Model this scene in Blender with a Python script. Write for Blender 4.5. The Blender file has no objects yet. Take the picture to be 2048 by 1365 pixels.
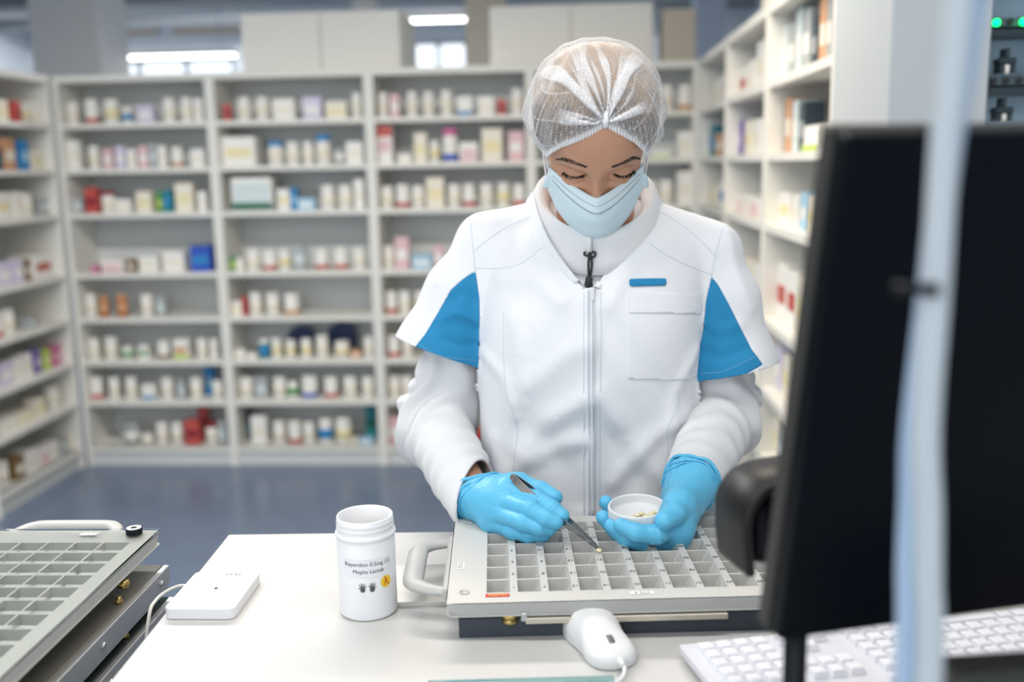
import bpy, bmesh, math, random
import numpy as np
from mathutils import Vector, Matrix

# ------------------------------------------------------------------ camera
SC = bpy.context.scene
COL = SC.collection
CAM_P = np.array([0.0, 0.0, 1.53])
PITCH, YAW, ROLL, FPX = .1742, -.0595, -.0193, 1991.0
def cam_axes():
    f = np.array([math.sin(YAW)*math.cos(PITCH), math.cos(YAW)*math.cos(PITCH), -math.sin(PITCH)])
    r = np.cross(f, [0, 0, 1.0]); r /= np.linalg.norm(r); u = np.cross(r, f)
    return r*math.cos(ROLL)+u*math.sin(ROLL), u*math.cos(ROLL)-r*math.sin(ROLL), f
CR, CU, CF = cam_axes()
cam_d = bpy.data.cameras.new('camera'); cam = bpy.data.objects.new('camera', cam_d); COL.objects.link(cam)
cam_d.sensor_width = 36.0; cam_d.lens = 36.0*FPX/2048.0
m = Matrix.Identity(4)
for i in range(3):
    m[i][0] = CR[i]; m[i][1] = CU[i]; m[i][2] = -CF[i]; m[i][3] = CAM_P[i]
cam.matrix_world = m
cam_d.dof.use_dof = True; cam_d.dof.focus_distance = 1.245; cam_d.dof.aperture_fstop = 2.4
cam_d.clip_start = 0.02
SC.camera = cam
#CAMHOOK

# ------------------------------------------------------------------ world, lights, exposure
SC.view_settings.view_transform = 'Standard'; SC.view_settings.look = 'None'
SC.view_settings.exposure = 0.25; SC.view_settings.gamma = 1.0; SC.view_settings.use_curve_mapping = False
W = bpy.data.worlds.new('daylight'); SC.world = W; W.use_nodes = True
bg = W.node_tree.nodes['Background']; bg.inputs[0].default_value = (.85, .925, 1.0, 1); bg.inputs[1].default_value = 1.40
def area(name, loc, size, energy, color, rot=(0, 0, 0)):
    l = bpy.data.lights.new(name, 'AREA'); l.shape = 'RECTANGLE'; l.size, l.size_y = size; l.energy = energy; l.color = color
    o = bpy.data.objects.new(name, l); o.location = loc; o.rotation_euler = rot; COL.objects.link(o); return o
LAMPS = [(-1.45, .75, 2.70, 1.5, .22, 5, (1, .97, .93)), (.30, .75, 2.70, 1.5, .22, 6, (1, .95, .92)),
         (-1.6, 2.75, 2.70, 1.5, .22, 40, (.97, .985, 1)), (-.1, 2.75, 2.70, 1.2, .22, 25, (1, .86, .68)),
         (-.7, -1.0, 2.70, 1.5, .22, 7, (1, .98, .95)), (-1.5, 6.4, 3.29, 1.2, .22, 40, (1, 1, 1)), (-4.4, 10.0, 3.29, 2.4, .22, 130, (1, 1, 1)), (-.9, 10.0, 3.29, 2.4, .22, 110, (1, .99, .97))]  # last three: unseen lamps added to brighten the column and the far hall
for i, (x, y, z, sx, sy, e, c) in enumerate(LAMPS):
    area('ceiling_lamp_light', (x, y, z-.012), (sx, sy), e, c)

# ------------------------------------------------------------------ pixel helpers: a point of the photograph to a point in the room
def ray(x, y): return CF*FPX + CR*(x-1024.0) + CU*(682.5-y)
def at(x, y, Y): d = ray(x, y); return CAM_P + d*(Y/d[1])
def atz(x, y, z): d = ray(x, y); return CAM_P + d*((z-CAM_P[2])/d[2])
def atx(x, y, X): d = ray(x, y); return CAM_P + d*(X/d[0])
def proj(P):
    q = np.asarray(P, float)-CAM_P; w = q@CF
    return np.stack([1024+FPX*(q@CR)/w, 682.5-FPX*(q@CU)/w], -1)

# ------------------------------------------------------------------ materials
MATS = {}
def mat(name, color, rough=.5, metal=0., bump=0., bscale=400., spec=.5, emit=None, estr=0., trans=0., ior=1.45, sheen=0., noise=0., nscale=20., coat=0., sss=0.):
    if name in MATS: return MATS[name]
    M = bpy.data.materials.new(name); M.use_nodes = True; nt = M.node_tree; b = nt.nodes['Principled BSDF']
    b.inputs['Base Color'].default_value = (*color, 1); b.inputs['Roughness'].default_value = rough; b.inputs['Metallic'].default_value = metal
    b.inputs['Specular IOR Level'].default_value = spec; b.inputs['IOR'].default_value = ior
    b.inputs['Transmission Weight'].default_value = trans; b.inputs['Sheen Weight'].default_value = sheen; b.inputs['Coat Weight'].default_value = coat
    if sss: b.inputs['Subsurface Weight'].default_value = sss; b.inputs['Subsurface Radius'].default_value = (.01, .004, .002)
    if emit: b.inputs['Emission Color'].default_value = (*emit, 1); b.inputs['Emission Strength'].default_value = estr
    if bump or noise:
        tc = nt.nodes.new('ShaderNodeTexCoord')
    if bump:
        n = nt.nodes.new('ShaderNodeTexNoise'); n.inputs['Scale'].default_value = bscale; n.inputs['Detail'].default_value = 4
        nt.links.new(tc.outputs['Object'], n.inputs['Vector'])
        bp = nt.nodes.new('ShaderNodeBump'); bp.inputs['Strength'].default_value = bump; bp.inputs['Distance'].default_value = .002
        nt.links.new(n.outputs['Fac'], bp.inputs['Height']); nt.links.new(bp.outputs['Normal'], b.inputs['Normal'])
    if noise:
        n = nt.nodes.new('ShaderNodeTexNoise'); n.inputs['Scale'].default_value = nscale; n.inputs['Detail'].default_value = 6
        nt.links.new(tc.outputs['Object'], n.inputs['Vector'])
        mx = nt.nodes.new('ShaderNodeMix'); mx.data_type = 'RGBA'
        mx.inputs[6].default_value = (*[max(0, c*(1-noise)) for c in color], 1); mx.inputs[7].default_value = (*[min(1, c*(1+noise)) for c in color], 1)
        nt.links.new(n.outputs['Fac'], mx.inputs[0]); nt.links.new(mx.outputs[2], b.inputs['Base Color'])
    MATS[name] = M; return M

# ------------------------------------------------------------------ object helpers
def tag(o, label=None, cat=None, group=None, kind=None):
    if label: o['label'] = label
    if cat: o['category'] = cat
    if group: o['group'] = group
    if kind: o['kind'] = kind
    return o
def empty(name, loc=(0, 0, 0), rz=0., label=None, cat=None, group=None, kind=None):
    o = bpy.data.objects.new(name, None); o.location = loc; o.rotation_euler = (0, 0, rz); o.empty_display_size = .05
    COL.objects.link(o); return tag(o, label, cat, group, kind)
def link(name, me, m=None, parent=None, loc=None, rot=None):
    if m is not None and not me.materials: me.materials.append(m)
    o = bpy.data.objects.new(name, me); COL.objects.link(o)
    if parent is not None: o.parent = parent
    if loc is not None: o.location = loc
    if rot is not None: o.rotation_euler = rot
    return o
def wlink(name, me, m, parent):
    """a part whose mesh is written in room coordinates"""
    o = link(name, me, m, parent)
    if parent is not None:
        top = parent
        off = Matrix.Identity(4)
        while top is not None:
            off = top.matrix_basis.copy() @ top.matrix_parent_inverse.copy() if False else off
            top = top.parent
        o.matrix_parent_inverse = world_of(parent).inverted()
    return o
def world_of(o):
    M = o.matrix_parent_inverse @ o.matrix_basis if o.parent else o.matrix_basis
    M = M.copy()
    return world_of(o.parent) @ M if o.parent else M
class MB:
    """collects simple shapes in one bmesh"""
    def __init__(s): s.bm = bmesh.new()
    def box(s, x0, x1, y0, y1, z0, z1, bev=0., seg=1, mi=0):
        t = bmesh.new(); r = bmesh.ops.create_cube(t, size=1)
        for v in t.verts: v.co = Vector(((x0+x1)/2+v.co.x*(x1-x0), (y0+y1)/2+v.co.y*(y1-y0), (z0+z1)/2+v.co.z*(z1-z0)))
        if bev: bmesh.ops.bevel(t, geom=t.edges[:], offset=bev, segments=seg, affect='EDGES', profile=.5)
        for f in t.faces: f.material_index = mi; f.smooth = False
        me = bpy.data.meshes.new('t'); t.to_mesh(me); t.free(); s.bm.from_mesh(me); bpy.data.meshes.remove(me); return s
    def lathe(s, prof, n=24, c=(0, 0, 0), smooth=True, mi=0):
        rows = []
        for r, z in prof:
            rows.append([s.bm.verts.new((c[0]+r*math.cos(2*math.pi*k/n), c[1]+r*math.sin(2*math.pi*k/n), c[2]+z)) for k in range(n)] if r > 1e-6 else [s.bm.verts.new((c[0], c[1], c[2]+z))])
        for a, b in zip(rows, rows[1:]):
            for k in range(n):
                k2 = (k+1) % n
                q = [a[k % len(a)], a[k2 % len(a)], b[k2 % len(b)], b[k % len(b)]]
                q = list(dict.fromkeys(q))
                if len(q) > 2:
                    try:
                        f = s.bm.faces.new(q); f.smooth = smooth; f.material_index = mi
                    except ValueError: pass
        return s
    def tube(s, pts, r, n=10, cap=True, smooth=True, flat=1.0, up=None):
        pts = [Vector(p) for p in pts]; rs = r if hasattr(r, '__len__') else [r]*len(pts); rows = []
        prev = Vector(up) if up is not None else None
        for i, p in enumerate(pts):
            t = (pts[min(i+1, len(pts)-1)]-pts[max(i-1, 0)]).normalized()
            if prev is None: prev = Vector((0, 0, 1)) if abs(t.z) < .9 else Vector((0, 1, 0))
            a = (prev - t*prev.dot(t)).normalized(); b = t.cross(a); prev = a
            rows.append([s.bm.verts.new(p+(a*math.cos(2*math.pi*k/n)*flat+b*math.sin(2*math.pi*k/n))*rs[i]) for k in range(n)])
        for A, B in zip(rows, rows[1:]):
            for k in range(n):
                f = s.bm.faces.new((A[k], A[(k+1) % n], B[(k+1) % n], B[k])); f.smooth = smooth
        if cap: s.bm.faces.new(rows[0][::-1]); s.bm.faces.new(rows[-1])
        return s
    def poly_prism(s, pts, z0, z1, bev=0.):
        t = bmesh.new(); vs = [t.verts.new((x, y, z0)) for x, y in pts]; f = t.faces.new(vs)
        r = bmesh.ops.extrude_face_region(t, geom=[f]); bmesh.ops.translate(t, vec=(0, 0, z1-z0), verts=[v for v in r['geom'] if isinstance(v, bmesh.types.BMVert)])
        bmesh.ops.recalc_face_normals(t, faces=t.faces)
        if bev: bmesh.ops.bevel(t, geom=t.edges[:], offset=bev, segments=2, affect='EDGES', profile=.5)
        me = bpy.data.meshes.new('t'); t.to_mesh(me); t.free(); s.bm.from_mesh(me); bpy.data.meshes.remove(me); return s
    def xf(s, M): bmesh.ops.transform(s.bm, matrix=M, verts=s.bm.verts); return s
    def mesh(s, name='m', recalc=True):
        if recalc: bmesh.ops.recalc_face_normals(s.bm, faces=s.bm.faces)
        me = bpy.data.meshes.new(name); s.bm.to_mesh(me); s.bm.free(); return me
    def obj(s, name, m=None, parent=None, loc=None, rot=None): return link(name, s.mesh(name), m, parent, loc, rot)
def boxobj(name, x0, x1, y0, y1, z0, z1, m, parent=None, bev=0., loc=None, rot=None, seg=1):
    return MB().box(x0, x1, y0, y1, z0, z1, bev, seg).obj(name, m, parent, loc, rot)
def text_mesh(txt, size, align='CENTER', res=2):
    cu = bpy.data.curves.new('txt', 'FONT'); cu.body = txt; cu.size = size; cu.align_x = align; cu.align_y = 'CENTER'; cu.resolution_u = res
    o = bpy.data.objects.new('txt', cu); COL.objects.link(o)
    dg = bpy.context.evaluated_depsgraph_get(); me = bpy.data.meshes.new_from_object(o.evaluated_get(dg))
    bpy.data.objects.remove(o); bpy.data.curves.remove(cu); me.materials.clear(); return me
def np_mesh(name, V, F, smooth=True):
    V = np.asarray(V, np.float32); F = np.asarray(F, np.int32); k = F.shape[1]
    me = bpy.data.meshes.new(name); me.vertices.add(len(V)); me.vertices.foreach_set('co', V.ravel())
    me.loops.add(F.size); me.loops.foreach_set('vertex_index', F.ravel()); me.polygons.add(len(F))
    me.polygons.foreach_set('loop_start', np.arange(len(F), dtype=np.int32)*k)
    me.polygons.foreach_set('loop_total', np.full(len(F), k, np.int32))
    me.update(calc_edges=True); me.validate()
    me.polygons.foreach_set('use_smooth', np.full(len(me.polygons), smooth)); return me

# ------------------------------------------------------------------ implicit surfaces
def smin(a, b, k): h = np.clip(.5+.5*(b-a)/k, 0, 1); return b*(1-h)+a*h-k*h*(1-h)
def smax(a, b, k): return -smin(-a, -b, k)
def seg(P, a, b, ra, rb):
    a = np.asarray(a, float); b = np.asarray(b, float); d = b-a; t = np.clip(((P-a)@d)/max(d@d, 1e-12), 0, 1)
    return np.linalg.norm(P-a-t[..., None]*d, axis=-1)-(ra+(rb-ra)*t)
def chain(P, pts, rs, k=.0):
    d = None
    for i in range(len(pts)-1):
        s = seg(P, pts[i], pts[i+1], rs[i], rs[i+1]); d = s if d is None else (smin(d, s, k) if k else np.minimum(d, s))
    return d
def ell(P, c, r):
    q = (P-np.asarray(c))/np.asarray(r); k0 = np.linalg.norm(q, axis=-1); k1 = np.linalg.norm(q/np.asarray(r), axis=-1)
    return k0*(k0-1)/np.maximum(k1, 1e-9)
def loft(P, z, cx, cy, a, b, n=2.4):
    zz = np.clip(P[..., 2], z[0], z[-1]); CX = hermite(zz, z, cx); CY = hermite(zz, z, cy); A = hermite(zz, z, a); B = hermite(zz, z, b)
    q = (np.abs((P[..., 0]-CX)/A)**n+np.abs((P[..., 1]-CY)/B)**n)**(1/n)
    d = (q-1)*np.minimum(A, B)
    return np.maximum(d, np.maximum(z[0]-P[..., 2], P[..., 2]-z[-1]))
def hermite(x, xs, ys):
    xs = np.asarray(xs, float); ys = np.asarray(ys, float); m_ = np.gradient(ys, xs)
    i = np.clip(np.searchsorted(xs, x)-1, 0, len(xs)-2); h = xs[i+1]-xs[i]; t = np.clip((x-xs[i])/h, 0, 1)
    return (2*t**3-3*t**2+1)*ys[i]+(t**3-2*t**2+t)*h*m_[i]+(-2*t**3+3*t**2)*ys[i+1]+(t**3-t**2)*h*m_[i+1]
def fnoise(P, scale, seed=0, n=8):
    rs = np.random.RandomState(seed); o = np.zeros(P.shape[:-1])
    for i in range(n):
        d = rs.normal(size=3); d /= np.linalg.norm(d); o += np.sin(P@d*scale*rs.uniform(.6, 1.7)+rs.uniform(0, 6.28))
    return o/n
def nets(f, lo, hi, h):
    """surface nets: iso surface of f inside the box lo..hi"""
    lo = np.asarray(lo, float); n = np.ceil((np.asarray(hi)-lo)/h).astype(int)+1
    G = np.empty(n, np.float32); ys, zs = lo[1]+h*np.arange(n[1]), lo[2]+h*np.arange(n[2])
    for i0 in range(0, n[0], 24):
        i1 = min(n[0], i0+24); X, Y, Z = np.meshgrid(lo[0]+h*np.arange(i0, i1), ys, zs, indexing='ij')
        G[i0:i1] = f(np.stack([X, Y, Z], -1))
    S = G < 0; c = [S[a:n[0]-1+a, b:n[1]-1+b, d:n[2]-1+d] for a in (0, 1) for b in (0, 1) for d in (0, 1)]
    cnt = sum(x.astype(np.int8) for x in c); act = (cnt > 0) & (cnt < 8); ijk = np.argwhere(act)
    idx = -np.ones(act.shape, np.int64); idx[act] = np.arange(len(ijk)); acc = np.zeros((len(ijk), 3)); num = np.zeros(len(ijk))
    C = np.array([(a, b, d) for a in (0, 1) for b in (0, 1) for d in (0, 1)])
    for p in range(8):
        for q in range(p+1, 8):
            if np.abs(C[p]-C[q]).sum() != 1: continue
            A, B = ijk+C[p], ijk+C[q]; ga = G[A[:, 0], A[:, 1], A[:, 2]]; gb = G[B[:, 0], B[:, 1], B[:, 2]]; mk = (ga < 0) != (gb < 0)
            t = np.where(mk, ga/np.where(mk, ga-gb, 1), 0); acc += np.where(mk[:, None], C[p]+t[:, None]*(C[q]-C[p]), 0); num += mk
    V = lo+h*(ijk+acc/num[:, None]); Q = []
    for ax in range(3):
        sl0 = [slice(None)]*3; sl1 = [slice(None)]*3; sl0[ax] = slice(0, -1); sl1[ax] = slice(1, None)
        e = np.argwhere(S[tuple(sl0)] != S[tuple(sl1)]); o1, o2 = [(1, 2), (2, 0), (0, 1)][ax]
        e = e[(e[:, o1] > 0) & (e[:, o2] > 0) & (e[:, o1] < n[o1]-1) & (e[:, o2] < n[o2]-1)]
        flip = S[e[:, 0], e[:, 1], e[:, 2]]; d1 = np.eye(3, dtype=int)[o1]; d2 = np.eye(3, dtype=int)[o2]
        k = [idx[tuple((e-a*d1-b*d2).T)] for a, b in ((1, 1), (0, 1), (0, 0), (1, 0))]
        q = np.stack(k, 1); q[~flip] = q[~flip][:, ::-1]; Q.append(q)
    Q = np.concatenate(Q); Q = Q[(Q >= 0).all(1)]
    return V, Q
def grad(f, V, e=4e-4):
    g = np.stack([f(V+np.eye(3)[i]*e)-f(V-np.eye(3)[i]*e) for i in range(3)], -1); l = np.linalg.norm(g, axis=-1, keepdims=True)
    return g/np.maximum(l, 1e-9), l[..., 0]/(2*e)
def project(f, V, it=2):
    for _ in range(it):
        n, l = grad(f, V); V = V-n*(f(V)/np.maximum(l, .3))[:, None]
    return V
def relax(V, F, it=3, lam=.5):
    E = np.concatenate([F[:, [i, (i+1) % F.shape[1]]] for i in range(F.shape[1])])
    E = np.unique(np.sort(E, 1), axis=0); deg = np.bincount(E.ravel(), minlength=len(V)).astype(float)
    for _ in range(it):
        s = np.zeros_like(V)
        for k in range(3): s[:, k] = np.bincount(E[:, 0], V[E[:, 1], k], len(V))+np.bincount(E[:, 1], V[E[:, 0], k], len(V))
        V = V+lam*(s/np.maximum(deg, 1)[:, None]-V)
    return V
def iso(f, lo, hi, h, smooth=2):
    V, Q = nets(f, lo, hi, h); V = relax(V, Q, smooth); return project(f, V), Q
def vnormals(V, F):
    T = F if F.shape[1] == 3 else np.concatenate([F[:, [0, 1, 2]], F[:, [0, 2, 3]]])
    n = np.cross(V[T[:, 1]]-V[T[:, 0]], V[T[:, 2]]-V[T[:, 0]]); o = np.zeros_like(V)
    for j in range(3):
        for k in range(3): o[:, k] += np.bincount(T[:, j], n[:, k], len(V))
    return o/np.maximum(np.linalg.norm(o, axis=1, keepdims=True), 1e-12)
def clip(V, F, g, attrs=()):
    """keeps the part of a mesh where g < 0 with a clean cut edge"""
    T = F if F.shape[1] == 3 else np.concatenate([F[:, [0, 1, 2]], F[:, [0, 2, 3]]])
    g = np.where(np.abs(g) < 1e-9, 1e-9, g); ins = g < 0; c = ins[T].sum(1); out = [T[c == 3]]; newv = []; cache = {}; base = len(V); ed = []
    def mid(a, b):
        k = (a, b) if a < b else (b, a)
        if k not in cache: cache[k] = base+len(ed); ed.append(k)
        return cache[k]
    tri = []
    for t in T[(c == 1) | (c == 2)]:
        t = list(t); s = [ins[x] for x in t]
        if sum(s) == 1:
            i = s.index(True); a, b, d = t[i], t[(i+1) % 3], t[(i+2) % 3]; tri.append((a, mid(a, b), mid(a, d)))
        else:
            i = s.index(False); a, b, d = t[i], t[(i+1) % 3], t[(i+2) % 3]; p, q = mid(a, b), mid(a, d); tri += [(p, b, d), (p, d, q)]
    if tri: out.append(np.array(tri))
    F2 = np.concatenate(out)
    if ed:
        e = np.array(ed); w = (g[e[:, 0]]/(g[e[:, 0]]-g[e[:, 1]]))[:, None]; V2 = np.concatenate([V, V[e[:, 0]]+w*(V[e[:, 1]]-V[e[:, 0]])])
    else: V2 = V
    u, inv = np.unique(F2, return_inverse=True)
    return V2[u], inv.reshape(-1, 3)
def polyd(p, poly):
    """signed distance to a 2-D polygon, negative inside"""
    poly = np.asarray(poly, float); d = np.full(p.shape[:-1], 1e18); s = np.ones(p.shape[:-1])
    for i in range(len(poly)):
        a, b = poly[i], poly[i-1]; e = b-a; w = p-a; t = np.clip((w@e)/(e@e), 0, 1); q = w-t[..., None]*e; d = np.minimum(d, (q*q).sum(-1))
        c1 = p[..., 1] >= a[1]; c2 = p[..., 1] < b[1]; c3 = e[0]*w[..., 1] > e[1]*w[..., 0]
        s = np.where((c1 & c2 & c3) | (~c1 & ~c2 & ~c3), -s, s)
    return s*np.sqrt(d)
def spline(pts, n=8):
    P = [np.asarray(p, float) for p in pts]; P = [2*P[0]-P[1]]+P+[2*P[-1]-P[-2]]; o = []
    for i in range(1, len(P)-2):
        for k in range(n):
            t = k/n; a, b, c, d = P[i-1:i+3]
            o.append(.5*((2*b)+(-a+c)*t+(2*a-5*b+4*c-d)*t*t+(-a+3*b-3*c+d)*t**3))
    o.append(P[-2]); return np.array(o)
def polydist(P, line):
    d = np.full(len(P), 1e9)
    for a, b in zip(line, line[1:]): d = np.minimum(d, seg(P, a, b, 0, 0))
    return d
# ------------------------------------------------------------------ the setting
M_floor = mat('floor_lino', (.14, .185, .265), .25, noise=.10, nscale=9, spec=.5)
M_wall = mat('wall_paint', (.62, .66, .70), .8); M_wallb = mat('wall_beige', (.50, .44, .36), .8)
M_ceil = mat('ceiling_dark', (.42, .44, .46), .7, noise=.35, nscale=1.2); M_duct = mat('duct_metal', (.30, .32, .34), .45, .6)
M_shelf = mat('white_laminate', (.74, .725, .67), .45, bump=.05, bscale=90); M_shback = mat('shelf_back', (.60, .62, .61), .6, bump=.04, bscale=60)
M_cream = mat('cream_laminate', (.78, .755, .69), .5, bump=.04, bscale=40); M_colw = mat('column_paint', (.66, .65, .62), .7); M_colb = mat('column_blue', (.50, .56, .66), .7)
M_win = mat('window_frame', (.20, .24, .28), .5); M_glass = mat('pane_glass', (1, 1, 1), .0, trans=1.0, ior=1.02)
M_lampw = mat('lamp_housing', (.8, .8, .8), .4); M_led = mat('led_diffuser', (1, 1, 1), .5, emit=(1, .985, .95), estr=6.0)
def struct(o): o['kind'] = 'structure'; return o
struct(boxobj('floor', -6.6, 2.2, -2.2, 12.2, -.06, 0, M_floor))
struct(boxobj('ceiling', -6.6, 2.2, -2.2, 12.2, 3.35, 3.42, M_ceil))
struct(boxobj('wall_left', -6.6, -6.45, -2.2, 12.2, 0, 3.35, M_wall))
struct(boxobj('wall_right', 2.05, 2.2, -2.2, 12.2, 0, 3.35, M_wall))
# far wall with two window openings, built as the strips around them
wf = MB()
for x0, x1, z0, z1 in [(-6.45, 2.05, 0, 1.2), (-6.45, 2.05, 3.0, 3.35), (-6.45, -5.72, 1.2, 3.0), (-5.72, -3.95, 2.87, 3.0), (-3.95, -1.84, 1.2, 3.0), (-1.16, 2.05, 1.2, 3.0)]:
    wf.box(x0, x1, 12.0, 12.15, z0, z1)
struct(wf.obj('wall_back', M_wall))
def window(n, x0, x1, z0, z1, mull):
    f = MB()
    for a, b, c, d in [(x0, x0+.05, z0, z1), (x1-.05, x1, z0, z1), (x0, x1, z0, z0+.05), (x0, x1, z1-.05, z1)]+[(q-.022, q+.022, z0, z1) for q in mull]:
        f.box(a, b, 12.02, 12.1, c, d)
    w = struct(f.obj('window_%d' % n, M_win)); e = [x0]+list(mull)+[x1]
    for a, b in zip(e, e[1:]): boxobj('pane', a+.04, b-.04, 12.05, 12.06, z0+.05, z1-.05, M_glass, w)
    return w
window(1, -5.72, -3.95, 1.2, 2.87, [-5.13, -4.55]); window(2, -1.84, -1.16, 1.2, 3.0, [-1.52])
t1 = boxobj('trim_1', -5.7, -4.85, 11.93, 12.0, 3.13, 3.24, M_wallb); struct(t1)
t2 = boxobj('trim_2', -4.65, -3.75, 11.93, 12.0, 3.13, 3.24, M_wallb); struct(t2)
struct(boxobj('wall_partition', -1.86, -1.66, 8.9, 9.0, 0, 3.35, M_colw)); struct(boxobj('wall_partition_beige', -.83, -.5, 8.4, 8.6, 0, 2.92, M_wallb))
# columns
struct(boxobj('column', -4.38, -3.80, 8.2, 8.75, 0, 3.35, M_colw, bev=.01)); struct(boxobj('column.001', 1.10, 1.36, 9.0, 9.3, 0, 3.35, M_colb, bev=.01))
# ducts below the ceiling
def duct(x0, x1, y, z, r, label):
    o = MB().tube([(x0, y, z), (x1, y, z)], r, 14).obj('air_duct', M_duct)
    tag(o, label, 'duct', 'ducts under the ceiling')
duct(-6.4, 2.0, 11.2, 3.2, .09, 'round metal air duct running under the dark ceiling, the one nearest the far wall')
duct(-6.4, 2.0, 9.6, 3.12, .12, 'thick round metal air duct crossing the dark ceiling behind the hanging lamps')
duct(-6.4, 2.0, 7.6, 3.22, .10, 'round metal air duct crossing the dark ceiling ahead of the hanging lamps')
# lamps
def lamp(x, y, z, sx, sy, label, group, drop=.62):
    t = empty('ceiling_lamp', (x, y, z), 0, label, 'lamp', group)
    boxobj('lamp_housing', -sx/2-.02, sx/2+.02, -sy/2-.02, sy/2+.02, .0, .06, M_lampw, t)
    boxobj('diffuser', -sx/2, sx/2, -sy/2, sy/2, -.008, 0, M_led, t)
    for s in (-1, 1): MB().tube([(s*sx*.4, 0, .06), (s*sx*.4, 0, 3.35-z)], .004, 6).obj('cable', M_win, t)
    return t
lamp(-3.56, 9.0, 2.55, 1.2, .12, 'long glowing strip lamp hanging in front of the window, above the first back shelf', 'strip lamps over the far hall')
lamp(-1.15, 9.0, 2.80, .56, .12, 'short glowing strip lamp hanging in the gap between the two cream cabinets', 'strip lamps over the far hall')
for (x, y, z, sx, sy, e, c), lb in zip(LAMPS, ['over the tray stack', 'over the counter and monitor', 'over the open floor', 'over the aisle behind the person', 'behind the camera', 'ahead of the grey column, added fill', 'above the window side, added hall fill', 'behind the cream cabinets, added hall fill']):
    lamp(x, y, z, sx, sy, 'white LED strip lamp on the dark ceiling '+lb, 'strip lamps over the pharmacy')

# ------------------------------------------------------------------ shelving units
ZB = [1.98, 1.7536, 1.5303, 1.3066, 1.0, .7682, .5414, .326]      # undersides: top board, shelves, lowest shelf
TH, DEP = .024, .30
LEV = [z+TH for z in ZB[1:]]                                     # standing level of shelf 1..7
def unit(name_label, width, loc, rz, zero=False):
    """front face on local y=0, depth towards +y, x from 0 to width"""
    t = empty('shelving_unit', loc, rz, name_label, 'shelf', 'white shelving units')
    for x in (0, width-.024): boxobj('side_panel', x, x+.024, 0, DEP, 0, 2.012, M_shelf, t, .001)
    boxobj('top_panel', .024, width-.024, .0, DEP, 1.98, 2.012, M_shelf, t)
    boxobj('back_panel', .024, width-.024, DEP-.012, DEP, .07, 1.98, M_shback, t)
    for z in ZB[1:]: boxobj('shelf', .024, width-.024, .004, DEP-.012, z, z+TH, M_shelf, t)
    boxobj('plinth', .024, width-.024, .02, .04, 0, .10, M_shback, t)
    boxobj('bottom_panel', .024, width-.024, .004, DEP-.012, .075, .10, M_shelf, t)
    return t
XD = [-2.562, -1.770, -.977, -.184, .6256]; YB = 4.96
BN = ['first back unit', 'second back unit', 'third back unit', 'fourth back unit']
for i in range(4):
    unit(['white shelving unit on the back wall in the left corner', 'white shelving unit second from the left on the back wall', 'white shelving unit third on the back wall, beside the person',
          'white shelving unit on the back wall behind the hair net'][i], XD[i+1]-XD[i], (XD[i], YB, 0), 0)
unit('white shelving unit along the left side wall', .81, (-2.575, 4.15, 0), math.pi/2)
for i, lb in enumerate(['white shelving unit on the right side wall, deepest in the corner', 'white shelving unit in the middle of the right side wall', 'white shelving unit on the right side wall, partly behind the monitor']):
    unit(lb, .83, (.6265, 4.955-.83*i, 0), -math.pi/2)
# cream cabinets on top of the back shelves
def top_cabinet(x0, x1, label):
    t = empty('top_cabinet', ((x0+x1)/2, 5.11, 2.012), 0, label, 'cabinet', 'cream cabinets on the back shelves'); w = (x1-x0)/2
    boxobj('body', -w, w, 0, .52, 0, .295, M_cream, t, .004)
    for s in (-1, 1): boxobj('door', min(s*.002, s*(w-.004)), max(s*.002, s*(w-.004)), -.018, 0, .004, .291, M_cream, t, .002)
top_cabinet(-1.635, -.83, 'long cream cabinet on top of the second back shelf, beside the short lamp')
top_cabinet(-.385, .42, 'long cream cabinet on top of the back shelves, behind the hair net')
o = boxobj('storage_carton', .46, .62, 5.04, 5.24, 2.012, 2.262, M_wallb, bev=.003); tag(o, 'beige-brown carton on top of the fourth back shelf, beside the blue column', 'carton')
# ------------------------------------------------------------------ things on the shelves
PAL = dict(W=(.82, .80, .75), cream=(.80, .74, .62), red=(.50, .08, .065), dred=(.25, .02, .03), blue=(.02, .08, .45), dblue=(.012, .03, .10), mblue=(.02, .22, .50), lblue=(.35, .58, .75),
           teal=(.01, .20, .25), green=(.06, .32, .08), dgreen=(.0, .12, .07), lgreen=(.45, .60, .10), yellow=(.78, .69, .40), orange=(.60, .32, .17), amber=(.45, .13, .02), pink=(.72, .48, .50), hot=(.55, .12, .30),
           lilac=(.62, .58, .72), grey=(.38, .40, .40), dark=(.03, .05, .07), brown=(.22, .14, .06), purple=(.18, .12, .38), clear=(.6, .68, .68))
def pm(n): return mat('pack_'+n, PAL[n], .45)
UM = {}
def umesh(kind, part, m_):
    k = (kind, part, m_)
    if k not in UM:
        b = MB()
        if part == 'body': b.lathe([(0, 0), (.46, 0), (.49, .02), (.49, .74), (.45, .79), (.42, .80), (0, .80)], 20)
        elif part == 'lid': b.lathe([(0, .80), (.47, .80), (.48, .82), (.48, .98), (.46, 1.0), (0, 1.0)], 20)
        elif part == 'label': b.lathe([(.495, .22), (.497, .22), (.497, .62), (.495, .62)], 20)
        elif part == 'foot': b.lathe([(.495, .04), (.50, .04), (.50, .24), (.495, .24)], 20)
        elif part == 'carton': b.box(-.5, .5, -.5, .5, 0, 1, .02)
        elif part == 'print': b.box(-.38, .38, -.515, -.498, .30, .62)
        elif part == 'stripe': b.box(-.49, .49, -.515, -.498, .03, .24)
        elif part == 'cover': b.box(-.49, .49, -.515, -.498, .70, .98)
        elif part == 'wide_print': b.box(-.44, .44, -.515, -.498, .25, .85)
        elif part == 'ring': pass
        UM[k] = b.mesh('%s_%s' % (part, m_)); UM[k].materials.append(pm(m_))
    return UM[k]
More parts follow.
